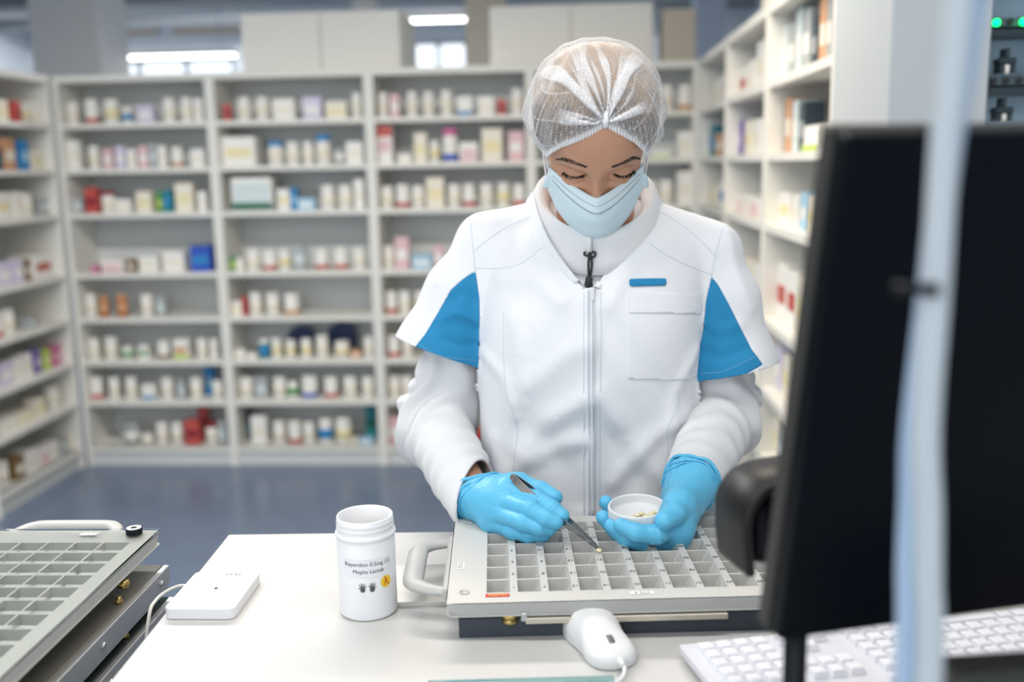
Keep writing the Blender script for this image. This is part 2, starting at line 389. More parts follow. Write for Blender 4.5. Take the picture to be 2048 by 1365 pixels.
# code: words, kind, category, [(part name, shape, colour)...]
T = {'W': ('white pill bottle with pale label', 'pill_bottle', 'bottle', [('body', 'body', 'W'), ('lid', 'lid', 'W'), ('label', 'label', 'cream')]),
     'WR': ('white pill bottle with red foot band', 'pill_bottle', 'bottle', [('body', 'body', 'W'), ('lid', 'lid', 'W'), ('foot_band', 'foot', 'red')]),
     'WY': ('white pill bottle with yellow label', 'pill_bottle', 'bottle', [('body', 'body', 'W'), ('lid', 'lid', 'W'), ('label', 'label', 'yellow')]),
     'WO': ('white pill bottle with orange foot band', 'pill_bottle', 'bottle', [('body', 'body', 'W'), ('lid', 'lid', 'W'), ('foot_band', 'foot', 'orange')]),
     'WB': ('white pill bottle with blue label', 'pill_bottle', 'bottle', [('body', 'body', 'W'), ('lid', 'lid', 'W'), ('label', 'label', 'mblue')]),
     'WBc': ('white bottle with blue cap', 'pill_bottle', 'bottle', [('body', 'body', 'W'), ('lid', 'lid', 'mblue'), ('label', 'label', 'cream')]),
     'WD': ('white bottle with dark red cap', 'pill_bottle', 'bottle', [('body', 'body', 'W'), ('lid', 'lid', 'dred'), ('label', 'label', 'cream')]),
     'WBb': ('white bottle with deep blue foot', 'pill_bottle', 'bottle', [('body', 'body', 'W'), ('lid', 'lid', 'W'), ('foot_band', 'foot', 'blue')]),
     'WM': ('white bottle, magenta cap and blue foot', 'pill_bottle', 'bottle', [('body', 'body', 'W'), ('lid', 'lid', 'hot'), ('foot_band', 'foot', 'blue')]),
     'WGr': ('small white bottle with green label', 'pill_bottle', 'bottle', [('body', 'body', 'W'), ('lid', 'lid', 'W'), ('label', 'label', 'green')]),
     'WBr': ('white bottle with dark brown foot', 'pill_bottle', 'bottle', [('body', 'body', 'W'), ('lid', 'lid', 'W'), ('foot_band', 'foot', 'brown')]),
     'O': ('amber pill bottle', 'pill_bottle', 'bottle', [('body', 'body', 'amber'), ('lid', 'lid', 'orange'), ('label', 'label', 'orange')]),
     'DB': ('dark blue bottle with pale cap', 'pill_bottle', 'bottle', [('body', 'body', 'teal'), ('lid', 'lid', 'W'), ('label', 'label', 'mblue')]),
     'Gb': ('green bottle', 'pill_bottle', 'bottle', [('body', 'body', 'green'), ('lid', 'lid', 'green'), ('label', 'label', 'lgreen')]),
     'jG': ('grey jar with pale label', 'jar', 'jar', [('body', 'body', 'grey'), ('lid', 'lid', 'grey'), ('label', 'label', 'W')]),
     'ring': ('dark blue disc at the back', 'dark_disc', 'disc', None)}
def bx(code, words, base, *parts): T[code] = (words, 'medicine_box', 'box', [('carton', 'carton', base)]+list(parts))
bx('xW', 'white medicine box', 'W', ('print', 'print', 'cream')); bx('xC', 'cream medicine box', 'cream', ('print', 'print', 'yellow')); bx('xL', 'pale lilac medicine box', 'lilac', ('print', 'print', 'W'))
bx('xP', 'pale pink medicine box', 'pink', ('print', 'print', 'W')); bx('xPk', 'pink-edged white box', 'W', ('stripe', 'stripe', 'pink'), ('print', 'print', 'pink')); bx('xG', 'grey medicine box', 'grey', ('print', 'print', 'clear'))
bx('xR', 'red medicine box', 'red', ('print', 'print', 'dred')); bx('xGr', 'white box with green print', 'W', ('print', 'print', 'green')); bx('xT', 'teal medicine box', 'teal', ('print', 'print', 'mblue'))
bx('xBlue', 'deep blue box', 'blue', ('print', 'print', 'mblue')); bx('xBl', 'blue medicine box', 'mblue', ('print', 'print', 'lblue')); bx('xLB', 'pale blue medicine box', 'lblue', ('print', 'print', 'W'))
bx('xY', 'white box with green and orange stripe', 'W', ('stripe', 'stripe', 'lgreen'), ('print', 'print', 'orange')); bx('xWY', 'white box with yellow print', 'W', ('print', 'print', 'yellow'))
bx('xWB', 'white box with blue stripe', 'W', ('stripe', 'stripe', 'mblue')); bx('xWR', 'white box with red print', 'W', ('print', 'print', 'red')); bx('xBig', 'large white box with dark green base', 'W', ('wide_print', 'wide_print', 'clear'), ('stripe', 'stripe', 'dgreen'))
bx('xDk', 'dark box', 'dark', ('print', 'print', 'teal')); bx('xO', 'orange box', 'orange', ('print', 'print', 'cream')); bx('xRt', 'tall white box with red top', 'W', ('cover', 'cover', 'red'), ('print', 'print', 'pink'))
bx('xTeal', 'tall teal box', 'teal', ('print', 'print', 'dgreen')); bx('xLg', 'white box with lime stripe', 'W', ('stripe', 'stripe', 'lgreen')); bx('xHot', 'magenta box', 'hot', ('print', 'print', 'pink')); bx('xPu', 'purple box', 'purple', ('print', 'print', 'lilac'))
bx('xYg', 'lime green box', 'lgreen', ('print', 'print', 'yellow')); bx('xBr', 'brown box', 'brown', ('print', 'print', 'cream'))
def bk(code, words, c, c2): T[code] = (words, 'binder', 'binder', [('spine', 'carton', c), ('spine_label', 'print', c2)])
bk('kO', 'orange binder', 'orange', 'cream'); bk('kG', 'grey binder', 'grey', 'W'); bk('kW', 'white binder', 'W', 'grey'); bk('kD', 'dark grey binder', 'dark', 'grey'); bk('kL', 'pale binder', 'clear', 'W')
SHN = ['top shelf', 'second shelf', 'third shelf', 'fourth shelf', 'fifth shelf', 'sixth shelf', 'seventh shelf', 'bottom shelf']
ORD = ['first', 'second', 'third', 'fourth', 'fifth', 'sixth', 'seventh', 'eighth', 'ninth', 'tenth', 'eleventh', 'twelfth', 'thirteenth', 'fourteenth']
LEV8 = LEV+[.10]
def solve_plane(px, axis, val, z):
    n = CR*FPX-CF*(px-1024.0); c = -CAM_P @ n
    if axis == 'b': return (-c-val*n[1]-z*n[2])/n[0]
    return (-c-val*n[0]-z*n[2])/n[1]
rnd = random.Random(4)
def row(unitname, sh, axis, items, groupname=None):
    z = LEV8[sh]; front = {'b': YB+.05, 'l': -2.575-.05, 'r': .6265+.05}[axis]; order = sorted(range(len(items)), key=lambda i: items[i][0])
    for rank, i in enumerate(order):
        px, w, h, code = items[i][:4]; dep = items[i][4] if len(items[i]) > 4 else 0.
        words, name, cat, parts = T[code]; fr = front+(dep if axis != 'l' else -dep)
        a, b = solve_plane(px-w/2, axis, fr, z), solve_plane(px+w/2, axis, fr, z); c = (a+b)/2; wm = abs(b-a)
        P = {'b': (c, fr), 'l': (fr, c), 'r': (fr, c)}[axis]; dist = (np.array([P[0], P[1], z])-CAM_P) @ CF; hm = h/FPX*dist*1.02
        hm = min(hm, (ZB[sh]-z)-.012)
        round_ = name in ('pill_bottle', 'jar')
        dm = wm if round_ else min(.14, max(.05, wm*.8))
        if axis != 'b' and round_: wm = dm = min(wm, .085)
        y0 = dm/2
        loc = {'b': (c, fr+y0, z), 'l': (fr-y0, c, z), 'r': (fr+y0, c, z)}[axis]; rz = {'b': 0, 'l': math.pi/2, 'r': -math.pi/2}[axis]
        if not round_: rz += rnd.uniform(-.04, .04)
        lab = '%s, %s from left, %s, %s' % (words, ORD[rank], SHN[sh], unitname)
        if parts is None:
            t = tag(MB().tube([(0, -.01, hm/2), (0, .01, hm/2)], hm/2, 28).obj('dark_disc', pm('dblue'), None, loc, (0, 0, rz)), lab, cat, 'discs at the back of the sixth shelf'); continue
        t = empty(name, loc, rz, lab, cat, '%s on the %s of the %s' % ({'bottle': 'bottles', 'box': 'boxes', 'jar': 'jars', 'binder': 'binders'}[cat], SHN[sh], unitname))
        t.scale = (wm*(.98 if round_ else .95), dm*(.98 if round_ else .95), hm)
        for pn, shp, colr in parts: link(pn, umesh(name, shp, colr), None, t)
A_, B_, C_, D_ = BN
row(A_, 0, 'b', [(143, 22, 43, 'W'), (180, 26, 48, 'WR'), (219, 30, 47, 'WY'), (252, 20, 30, 'WB'), (291, 33, 33, 'xL'), (336, 26, 47, 'W'), (371, 26, 47, 'W'), (398, 18, 45, 'xW')])
row(A_, 1, 'b', [(148, 26, 55, 'xW'), (186, 21, 45, 'W'), (217, 20, 39, 'xP'), (242, 20, 43, 'xL'), (264, 18, 37, 'xW'), (287, 20, 43, 'xP'), (307, 16, 47, 'xG'), (325, 16, 43, 'xW'), (352, 24, 40, 'WO'), (396, 29, 35, 'xW')])
row(A_, 2, 'b', [(156, 20, 31, 'xG'), (184, 25, 50, 'xR'), (213, 27, 43, 'WD'), (246, 33, 27, 'xW'), (289, 31, 41, 'xC'), (318, 12, 39, 'Gb'), (336, 18, 43, 'xT'), (369, 36, 55, 'xC'), (405, 18, 39, 'xW')])
row(A_, 3, 'b', [(188, 16, 14, 'xHot'), (224, 44, 26, 'xPk'), (264, 14, 25, 'xBr'), (298, 40, 32, 'xW'), (347, 44, 40, 'xW'), (402, 42, 50, 'xBlue')])
row(A_, 4, 'b', [(180, 21, 45, 'W'), (206, 18, 41, 'O'), (242, 21, 43, 'O'), (291, 25, 43, 'W'), (322, 18, 39, 'xG')])
row(A_, 5, 'b', [(186, 21, 41, 'W'), (219, 25, 43, 'W'), (252, 23, 24, 'WGr'), (287, 20, 28, 'xGr'), (324, 25, 35, 'WBr'), (363, 31, 39, 'xY'), (402, 21, 40, 'W'), (428, 14, 39, 'xW')])
row(A_, 6, 'b', [(191, 23, 43, 'WR'), (226, 21, 43, 'W'), (260, 23, 43, 'W'), (297, 27, 29, 'xWB'), (332, 25, 41, 'W'), (363, 16, 39, 'xG'), (390, 24, 41, 'W'), (420, 20, 55, 'xBl', .1), (434, 22, 35, 'W')])
row(A_, 7, 'b', [(258, 33, 40, 'jG'), (291, 23, 21, 'W'), (322, 23, 43, 'W'), (352, 23, 43, 'W'), (385, 31, 49, 'xR'), (408, 20, 65, 'xR', .1), (422, 25, 43, 'WD'), (445, 16, 47, 'xG')])
row(B_, 0, 'b', [(454, 14, 32, 'xR'), (486, 27, 45, 'W'), (523, 27, 45, 'W'), (568, 45, 41, 'xW'), (625, 39, 43, 'xL'), (672, 43, 33, 'xC'), (713, 21, 49, 'W')])
row(B_, 1, 'b', [(478, 70, 57, 'xWY'), (549, 31, 47, 'WBc'), (584, 27, 45, 'W'), (615, 21, 45, 'W'), (645, 31, 57, 'WBc'), (678, 22, 33, 'jG'), (709, 34, 43, 'xW')])
row(B_, 2, 'b', [(504, 84, 64, 'xBig'), (568, 25, 41, 'xWY'), (588, 12, 43, 'xBl'), (612, 34, 23, 'xLB'), (654, 29, 47, 'W'), (689, 29, 47, 'W'), (719, 20, 57, 'xW')])
row(B_, 3, 'b', [(466, 11, 29, 'Gb'), (480, 14, 24, 'xW'), (504, 27, 42, 'W'), (537, 27, 40, 'WR'), (568, 24, 40, 'WY'), (600, 24, 50, 'xG'), (641, 28, 42, 'WR'), (680, 28, 43, 'WR'), (717, 26, 42, 'W')])
row(B_, 4, 'b', [(474, 20, 28, 'xWY'), (489, 9, 38, 'xR'), (509, 25, 44, 'W'), (543, 27, 43, 'W'), (581, 31, 41, 'WO')])
row(B_, 5, 'b', [(480, 20, 18, 'xW'), (503, 20, 10, 'xW'), (527, 21, 37, 'DB'), (552, 20, 39, 'WY'), (580, 20, 35, 'WY'), (602, 30, 55, 'ring', .12), (611, 22, 37, 'WY'), (643, 25, 43, 'W'), (682, 46, 60, 'ring', .12), (682, 30, 31, 'WY'), (711, 20, 14, 'xO'), (737, 20, 41, 'W')])
row(B_, 6, 'b', [(491, 27, 41, 'W'), (523, 27, 43, 'xG'), (557, 27, 41, 'W'), (584, 21, 33, 'WGr'), (617, 33, 43, 'WBb'), (660, 28, 41, 'WR'), (699, 28, 41, 'W'), (735, 25, 41, 'W')])
row(B_, 7, 'b', [(492, 24, 58, 'xDk', .1), (519, 31, 57, 'xW'), (557, 25, 45, 'W'), (588, 27, 45, 'WR'), (617, 23, 43, 'W'), (650, 27, 50, 'WB'), (685, 33, 50, 'WY'), (709, 12, 12, 'xC'), (742, 20, 66, 'xTeal', .1), (732, 28, 12, 'xLB')])
row(C_, 0, 'b', [(766, 21, 48, 'W'), (790, 18, 45, 'xP'), (824, 22, 49, 'W'), (857, 23, 48, 'W'), (893, 26, 50, 'W'), (930, 30, 38, 'xWB'), (972, 33, 37, 'xW'), (1003, 19, 30, 'xR'), (1034, 26, 50, 'W')])
row(C_, 1, 'b', [(770, 32, 76, 'xRt'), (809, 28, 18, 'xW'), (842, 26, 57, 'xC'), (869, 20, 42, 'WY'), (900, 32, 65, 'WM'), (938, 38, 38, 'xPk'), (985, 43, 63, 'xC'), (1032, 33, 57, 'xP')])
row(C_, 2, 'b', [(773, 27, 43, 'W'), (805, 28, 46, 'WR'), (836, 27, 43, 'W'), (871, 36, 58, 'xC'), (908, 27, 45, 'W'), (938, 27, 45, 'WR'), (973, 28, 45, 'W'), (1007, 27, 46, 'WY'), (1038, 26, 43, 'WR')])
row(C_, 3, 'b', [(777, 24, 45, 'W'), (805, 28, 62, 'xP'), (844, 40, 26, 'xLB'), (878, 21, 45, 'xP')])
row(C_, 4, 'b', [(782, 24, 44, 'WR'), (809, 24, 44, 'W'), (840, 24, 44, 'W')])
row(C_, 5, 'b', [(787, 24, 42, 'WR'), (815, 22, 42, 'W'), (930, 26, 42, 'xP')])
row(C_, 6, 'b', [(788, 24, 42, 'W'), (814, 24, 42, 'W'), (925, 24, 42, 'W'), (955, 24, 42, 'WR')])
row(C_, 7, 'b', [(790, 26, 54, 'xP'), (818, 22, 42, 'W'), (933, 14, 22, 'xR'), (955, 30, 30, 'xR')])
row(D_, 0, 'b', [(1090, 24, 50, 'W'), (1335, 28, 50, 'W'), (1371, 28, 50, 'WO')])
row(D_, 1, 'b', [(1322, 40, 16, 'xLg'), (1370, 30, 50, 'xW')])
row(D_, 2, 'b', [(1305, 26, 44, 'W'), (1334, 28, 46, 'W'), (1371, 34, 62, 'xW')])
row(D_, 3, 'b', [(1372, 28, 40, 'W')])
L_ = 'left wall unit'
row(L_, 0, 'l', [(10, 20, 42, 'xC'), (40, 12, 42, 'xR'), (60, 18, 40, 'WY'), (79, 17, 42, 'W')])
row(L_, 1, 'l', [(4, 10, 45, 'xDk'), (24, 24, 62, 'xO'), (54, 16, 58, 'xBl'), (78, 22, 38, 'xC'), (99, 9, 30, 'xYg')])
row(L_, 2, 'l', [(10, 30, 52, 'xWY'), (42, 18, 50, 'xW'), (65, 18, 45, 'W'), (96, 22, 35, 'xG')])
row(L_, 3, 'l', [(14, 26, 45, 'xL'), (42, 18, 45, 'xL'), (60, 10, 42, 'xBr'), (90, 38, 46, 'xWR')])
row(L_, 4, 'l', [(6, 14, 48, 'WR'), (30, 20, 48, 'W'), (66, 16, 22, 'xG')])
row(L_, 5, 'l', [(18, 26, 44, 'xL'), (41, 16, 44, 'xW'), (60, 16, 46, 'xW'), (80, 12, 46, 'xPu'), (98, 14, 40, 'xYg'), (116, 12, 40, 'xHot'), (133, 14, 38, 'xP')])
row(L_, 6, 'l', [(22, 36, 26, 'xW'), (56, 28, 24, 'xC'), (84, 18, 36, 'xC'), (120, 18, 42, 'W')])
row(L_, 7, 'l', [(18, 22, 50, 'W'), (44, 18, 46, 'xBr'), (68, 24, 44, 'xW'), (93, 18, 36, 'xPk'), (113, 16, 36, 'xW'), (132, 14, 34, 'xG'), (150, 14, 30, 'xC')])
R1, R2, R3 = 'right wall corner unit', 'right wall middle unit', 'right wall front unit'
row(R1, 0, 'r', [(1418, 14, 50, 'W'), (1430, 10, 54, 'W'), (1443, 12, 56, 'xW')])
row(R2, 0, 'r', [(1468, 14, 62, 'xW'), (1484, 12, 56, 'xWR'), (1499, 14, 64, 'xW'), (1519, 18, 95, 'xW')])
row(R3, 0, 'r', [(1542, 8, 100, 'kO'), (1553, 9, 105, 'kG'), (1566, 10, 105, 'kL'), (1580, 12, 105, 'kG'), (1594, 12, 130, 'kL'), (1610, 15, 120, 'kG'), (1626, 12, 100, 'kD'), (1642, 14, 130, 'kO'), (1655, 10, 130, 'kG')])
row(R1, 1, 'r', [(1422, 10, 60, 'xT'), (1436, 14, 45, 'xO')])
row(R2, 1, 'r', [(1464, 10, 60, 'xL'), (1477, 9, 66, 'xPu'), (1493, 16, 66, 'xC'), (1512, 18, 68, 'xW')])
row(R3, 1, 'r', [(1544, 10, 80, 'kL'), (1558, 12, 95, 'kG'), (1573, 10, 105, 'kO'), (1587, 12, 100, 'kL'), (1601, 12, 95, 'kD'), (1617, 30, 50, 'xLg')])
row(R1, 2, 'r', [(1423, 10, 40, 'xC'), (1438, 14, 50, 'WB')])
row(R2, 2, 'r', [(1463, 10, 34, 'xW'), (1476, 12, 36, 'xPk'), (1490, 13, 38, 'xW'), (1506, 15, 38, 'xPk'), (1522, 12, 34, 'xW')])
row(R3, 2, 'r', [(1545, 12, 30, 'xGr'), (1566, 22, 62, 'xWY'), (1588, 14, 62, 'xW'), (1605, 14, 72, 'xLB'), (1622, 14, 70, 'xC')])
row(R2, 3, 'r', [(1492, 22, 70, 'xC'), (1516, 18, 74, 'xW')])
row(R3, 3, 'r', [(1535, 14, 90, 'xWR'), (1558, 22, 108, 'xWR'), (1580, 18, 108, 'xWR'), (1600, 18, 110, 'xC')])
row(R3, 4, 'r', [(1530, 18, 80, 'xW'), (1550, 18, 82, 'xL'), (1570, 16, 80, 'xC')])
row(R3, 5, 'r', [(1527, 16, 70, 'xW'), (1546, 16, 72, 'xC'), (1563, 14, 66, 'xG')])
row(R3, 6, 'r', [(1528, 20, 60, 'xW'), (1550, 16, 60, 'xW')])
o = boxobj('carton', -.11, .11, -.08, .08, 0, .12, pm('cream'), bev=.003, loc=(.78, 3.55, 2.012)); tag(o, 'cream carton lying on top of the middle unit of the right wall', 'box')
o = boxobj('carton', -.05, .05, -.08, .08, 0, .07, pm('lblue'), bev=.003, loc=(.76, 3.85, 2.012)); tag(o, 'small pale blue carton on top of the right wall shelves', 'box')
# ------------------------------------------------------------------ counter and what stands on it
TT = 1.02
M_top = mat('counter_white', (.59, .58, .56), .5, bump=.03, bscale=250); M_tray = mat('tray_plastic', (.59, .575, .535), .42, bump=.04, bscale=500); M_pocket = mat('pocket_plastic', (.50, .495, .47), .4)
M_grey = mat('grey_plastic', (.48, .475, .455), .4); M_white = mat('white_plastic', (.77, .77, .77), .38); M_ink = mat('black_ink', (.03, .03, .03), .6); M_steel = mat('steel', (.62, .62, .61), .25, 1.); M_brass = mat('brass', (.45, .32, .12), .3, 1.)
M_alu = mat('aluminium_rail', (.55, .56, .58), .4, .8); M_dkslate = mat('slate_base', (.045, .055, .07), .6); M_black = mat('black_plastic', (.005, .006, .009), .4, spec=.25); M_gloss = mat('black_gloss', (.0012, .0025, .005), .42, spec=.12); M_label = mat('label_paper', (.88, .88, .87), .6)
M_red = mat('label_red', (.60, .02, .015), .5); M_yel = mat('label_yellow', (.90, .60, .03), .5); M_clear = mat('clear_cover', (.93, .96, .95), .04, trans=1., ior=1.12); M_dkcov = mat('smoked_cover', (.030, .042, .040), .12); M_glassedge = mat('glass_plate', (.55, .80, .78), .03, trans=.85, ior=1.4)
ct = empty('counter', (-.489, 1.325, 0), math.radians(2.4), 'white laminate work counter the person stands behind', 'counter')
MB().box(0, 2.1, -1.0, 0, TT-.03, TT, .002, 2).obj('worktop', M_top, ct)
boxobj('front_panel', .06, 2.0, -.08, -.06, .06, TT-.03, M_top, ct); boxobj('side_panel', .04, .06, -.95, -.06, 0, TT-.03, M_top, ct); boxobj('side_panel', 2.0, 2.02, -.95, -.06, 0, TT-.03, M_top, ct)
# glass plate lying on the near part of the counter
a, b = atz(855, 1362, TT+.008), atz(1215, 1352, TT+.008); g = empty('glass_plate', (a[0], a[1], TT+.0005), math.atan2(b[1]-a[1], b[0]-a[0]), 'clear glass plate with teal edge lying on the near counter edge', 'glass plate')
boxobj('pane', 0, .185, -.3, 0, 0, .008, M_glassedge, g, .001)

# --- pill trays (long axis u, short axis v)
NU, NV, PU, PV, MU, MV = 10, 6, .0346, .0362, .043, .022
TL, TW, THK = MU+NU*PU+.03, .262, .016
PW, PD = .0262, .0335
def pocket_mesh():
    bm = bmesh.new(); x, y, d = PW/2, PD/2, .0148
    top = [bm.verts.new(p) for p in ((-x, -y, 0), (x, -y, 0), (x, y, 0), (-x, y, 0))]; bot = [bm.verts.new(p) for p in ((-x*.86, -y*.9, -d), (x*.45, -y*.9, -d), (x*.45, y*.9, -d), (-x*.86, y*.9, -d))]
    for k in range(4): bm.faces.new((top[(k+1) % 4], top[k], bot[k], bot[(k+1) % 4]))
    bm.faces.new(bot); bmesh.ops.bevel(bm, geom=[e for e in bm.edges if len(e.link_faces) == 2], offset=.0012, segments=1, affect='EDGES'); bmesh.ops.recalc_face_normals(bm, faces=bm.faces); bmesh.ops.reverse_faces(bm, faces=bm.faces)
    me = bpy.data.meshes.new('pocket'); bm.to_mesh(me); bm.free(); me.materials.append(M_pocket); return me
POCK = pocket_mesh()
def pocket_c(i, j): return MU+PW/2+i*PU, .0255+PD/2+j*PV
def tray(name, loc, rz, label, group, handle=True, numbers=True, nu=NU):
    t = empty(name, loc, rz, label, 'pill tray', group)
    # frame with holes: strips between pockets
    f = MB(); us = [0]; vs = [0]
    for i in range(nu): c = pocket_c(i, 0)[0]; us += [c-PW/2, c+PW/2]
    for j in range(NV): c = pocket_c(0, j)[1]; vs += [c-PD/2, c+PD/2]
    us.append(TL); vs.append(TW); ui = us
    for a in range(len(us)-1):
        for b in range(len(vs)-1):
            if a % 2 == 1 and b % 2 == 1: continue
            q = [f.bm.verts.new(p) for p in ((us[a], vs[b], 0), (us[a+1], vs[b], 0), (us[a+1], vs[b+1], 0), (us[a], vs[b+1], 0))]; f.bm.faces.new(q)
    bmesh.ops.remove_doubles(f.bm, verts=f.bm.verts, dist=1e-5)
    o = f.obj('tray_frame', M_tray, t, (0, 0, 0)); 
    s = MB(); s.poly_prism([(-.001, .006), (.005, -.001), (TL-.005, -.001), (TL+.001, .006), (TL+.001, TW-.006), (TL-.005, TW+.001), (.005, TW+.001), (-.001, TW-.006)], -.0159, -.0150)
    # rim walls
    ring = [(-.001, .008), (.008, -.001), (TL-.008, -.001), (TL+.001, .008), (TL+.001, TW-.008), (TL-.008, TW+.001), (.008, TW+.001), (-.001, TW-.008)]
    for p, q in zip(ring, ring[1:]+ring[:1]):
        v = [s.bm.verts.new((p[0], p[1], -.0003)), s.bm.verts.new((q[0], q[1], -.0003)), s.bm.verts.new((q[0]*.995+.002, q[1]*.98+.0026, -THK)), s.bm.verts.new((p[0]*.995+.002, p[1]*.98+.0026, -THK))]; s.bm.faces.new(v)
    s.obj('tray_rim', M_grey, t)
    for i in range(nu):
        for j in range(NV): link('pocket', POCK, None, t, (*pocket_c(i, j), 0))
    if numbers:
        bm = bmesh.new()
        for i in range(nu):
            for j in range(NV):
                me = text_mesh(str(i*NV+j+1), .0075); c = pocket_c(i, j); me.transform(Matrix.Translation((c[0]+PW/2+.0042, c[1]-.004, .0004)) @ Matrix.Rotation(math.pi, 4, 'Z')); bm.from_mesh(me); bpy.data.meshes.remove(me)
        me = bpy.data.meshes.new('num'); bm.to_mesh(me); bm.free(); link('number_print', me, M_ink, t)
    if handle:
        h = MB(); v0, v1 = .052, .198
        path = [(.002, v0, -.009), (-.012, v0+.002, -.009), (-.030, v0+.010, -.008), (-.041, v0+.022, -.008), (-.043, v0+.04, -.008), (-.043, v1-.04, -.008), (-.041, v1-.022, -.008), (-.030, v1-.010, -.008), (-.012, v1-.002, -.009), (.002, v1, -.009)]
        wd = [.008, .0085, .010, .012, .0125, .0125, .012, .010, .0085, .008]; sp = spline(path, 5); ws = np.interp(np.linspace(0, 1, len(sp)), np.linspace(0, 1, 10), wd)
        h.tube(sp, ws, 14, flat=.58, up=(0, 0, 1)); h.box(-.007, .004, v0-.010, v1+.010, -.0145, -.0025, .002); h.obj('handle', M_grey, t)
    return t
def paper(name, parent, w, h, u, v, z, txt, size, rot, m=M_label, mt=M_ink):
    p = boxobj(name, -w/2, w/2, -h/2, h/2, 0, .0004, m, parent, loc=(u, v, z), rot=(0, 0, rot))
    me = text_mesh(txt, size); link('lettering', me, mt, p, (0, 0, .0006)); return p
ZT = 1.065
nl = atz(890, 1207, ZT); main = tray('pill_tray', (nl[0]+.002, nl[1]-.002, ZT), math.radians(4.3), 'open grey pill tray with numbered pockets under the gloved hands', 'pill trays')
paper('red_label', main, .0265, .0075, MU+PW/2-.001, .0175, .0003, 'rechts', .0085, math.pi, M_red, M_yel); paper('name_label', main, .026, .0075, .214, .0148, .0003, 'STS 4', .0075, math.pi); sl_ = boxobj('side_label', -.004, .004, -.0105, .0105, 0, .0004, M_label, main, loc=(.0125, .102, .0003)); link('lettering', text_mesh('STS 4', .0075), M_ink, sl_, (0, 0, .0006), (0, 0, math.pi/2))
for v in (.028, TW-.018):
    MB().lathe([(0, .0002), (.0042, .0002), (.0042, .0008), (.0062, .0010), (.0062, .0002)], 18).obj('screw_hole', M_pocket, main, (.018, v, 0))
bl = MB(); bl.box(.085, .305, -.004, .006, -.0245, -.0175, .0008); bl.obj('metal_rail', mat('rail_metal', (.62, .58, .49), .35, .7), main)
MB().lathe([(0, -.027), (.006, -.027), (.0085, -.025), (.0085, -.022), (.007, -.0215), (.007, -.020), (.009, -.0195), (.009, -.016), (0, -.016)], 18).obj('brass_knob', M_brass, main, (.068, .006, 0))
boxobj('hinge_clip', .080, .087, -.003, .004, -.022, -.012, M_alu, main, .001)
# base below the tray
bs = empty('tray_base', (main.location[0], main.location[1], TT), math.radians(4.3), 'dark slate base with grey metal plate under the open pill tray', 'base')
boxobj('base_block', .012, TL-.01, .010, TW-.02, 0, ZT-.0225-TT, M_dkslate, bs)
boxobj('metal_plate', -.10, .012, .092, .205, 0, .006, mat('plate_grey', (.60, .59, .55), .35, .3), bs, .0008)
# left stack on a trolley
lx, ly = -.545, 1.222
def left_at(z, dx=0., dy=0.): return (lx-TW+dx, ly+dy, z)
M_browncov = mat('brown_grey_cover', (.20, .19, .165), .3, metal=.4)
def metal_tray(z, label, dx, dy, cov=None):
    t = empty('covered_tray', (lx+dx, ly+dy, z), math.radians(.9), label, 'pill tray', 'covered trays in the stack')
    boxobj('tray_body', -TW, 0, -TL, 0, -.036, -.008, M_alu, t, .001); boxobj('side_rail', -.004, .004, -TL, 0, -.026, -.002, M_alu, t, .001); boxobj('cover', -TW+.004, -.004, -TL+.002, -.002, -.008, -.001, cov or M_dkcov, t, .001)
    for q in (.03, .2): MB().lathe([(0, .003), (.003, .003), (.0045, .0015), (.0045, 0), (0, 0)], 14).obj('screw', M_steel, t, (.004, -q, -.016), (0, math.pi/2, 0))
    for q in (.07,): MB().lathe([(0, .0), (.005, .0), (.005, .004), (.0038, .005), (.0038, .009), (0, .009)], 16).obj('brass_foot', M_brass, t, (-.012, -q-.05, -.001))
    return t
stk = tray('pill_tray', (lx-TW, ly, 1.062), -math.pi/2+math.radians(.9), 'pill tray under a clear cover on top of the stack', 'pill trays')
boxobj('clear_cover', .0, TL, .0, TW+.002, .0015, .0045, M_clear, stk, .0008)
paper('name_label', stk, .022, .0085, .021, TW-.085, .0048, 'STS 33', .0075, math.pi/2)
MB().lathe([(0, .012), (.004, .012), (.0042, .0085), (.004, .012), (.0095, .012), (.0105, .011), (.0105, .0045), (0, .0045)], 24).obj('black_knob', M_black, stk, (.019, TW-.026, 0))
MB().lathe([(.0040, .0122), (.0096, .0122), (.0096, .0126), (.0040, .0126)], 24).obj('knob_disc', M_white, stk, (.019, TW-.026, 0))
MB().lathe([(0, -.030), (.006, -.030), (.0075, -.027), (.0075, -.021), (0, -.021)], 16).obj('brass_knob', M_brass, stk, (.11, TW-.004, 0))
metal_tray(1.018, 'metal-edged tray with brown-grey cover, second in the stack under the clear one', .006, .002, M_browncov)
metal_tray(.972, 'metal-edged tray with dark green cover, third from the top of the stack', .009, .004)
metal_tray(.926, 'metal-edged tray at the bottom of the stack beside the counter', .006, -.004)
tr = empty('trolley', (lx-TW/2, ly-TL/2, 0), 0, 'low dark trolley carrying the stack of trays', 'trolley')
boxobj('trolley_top', -.17, .14, -.24, .23, .86, .885, M_dkslate, tr, .002)
for sx in (-.15, .12):
    for sy in (-.22, .21): boxobj('leg', sx-.012, sx+.012, sy-.012, sy+.012, 0, .86, M_dkslate, tr)
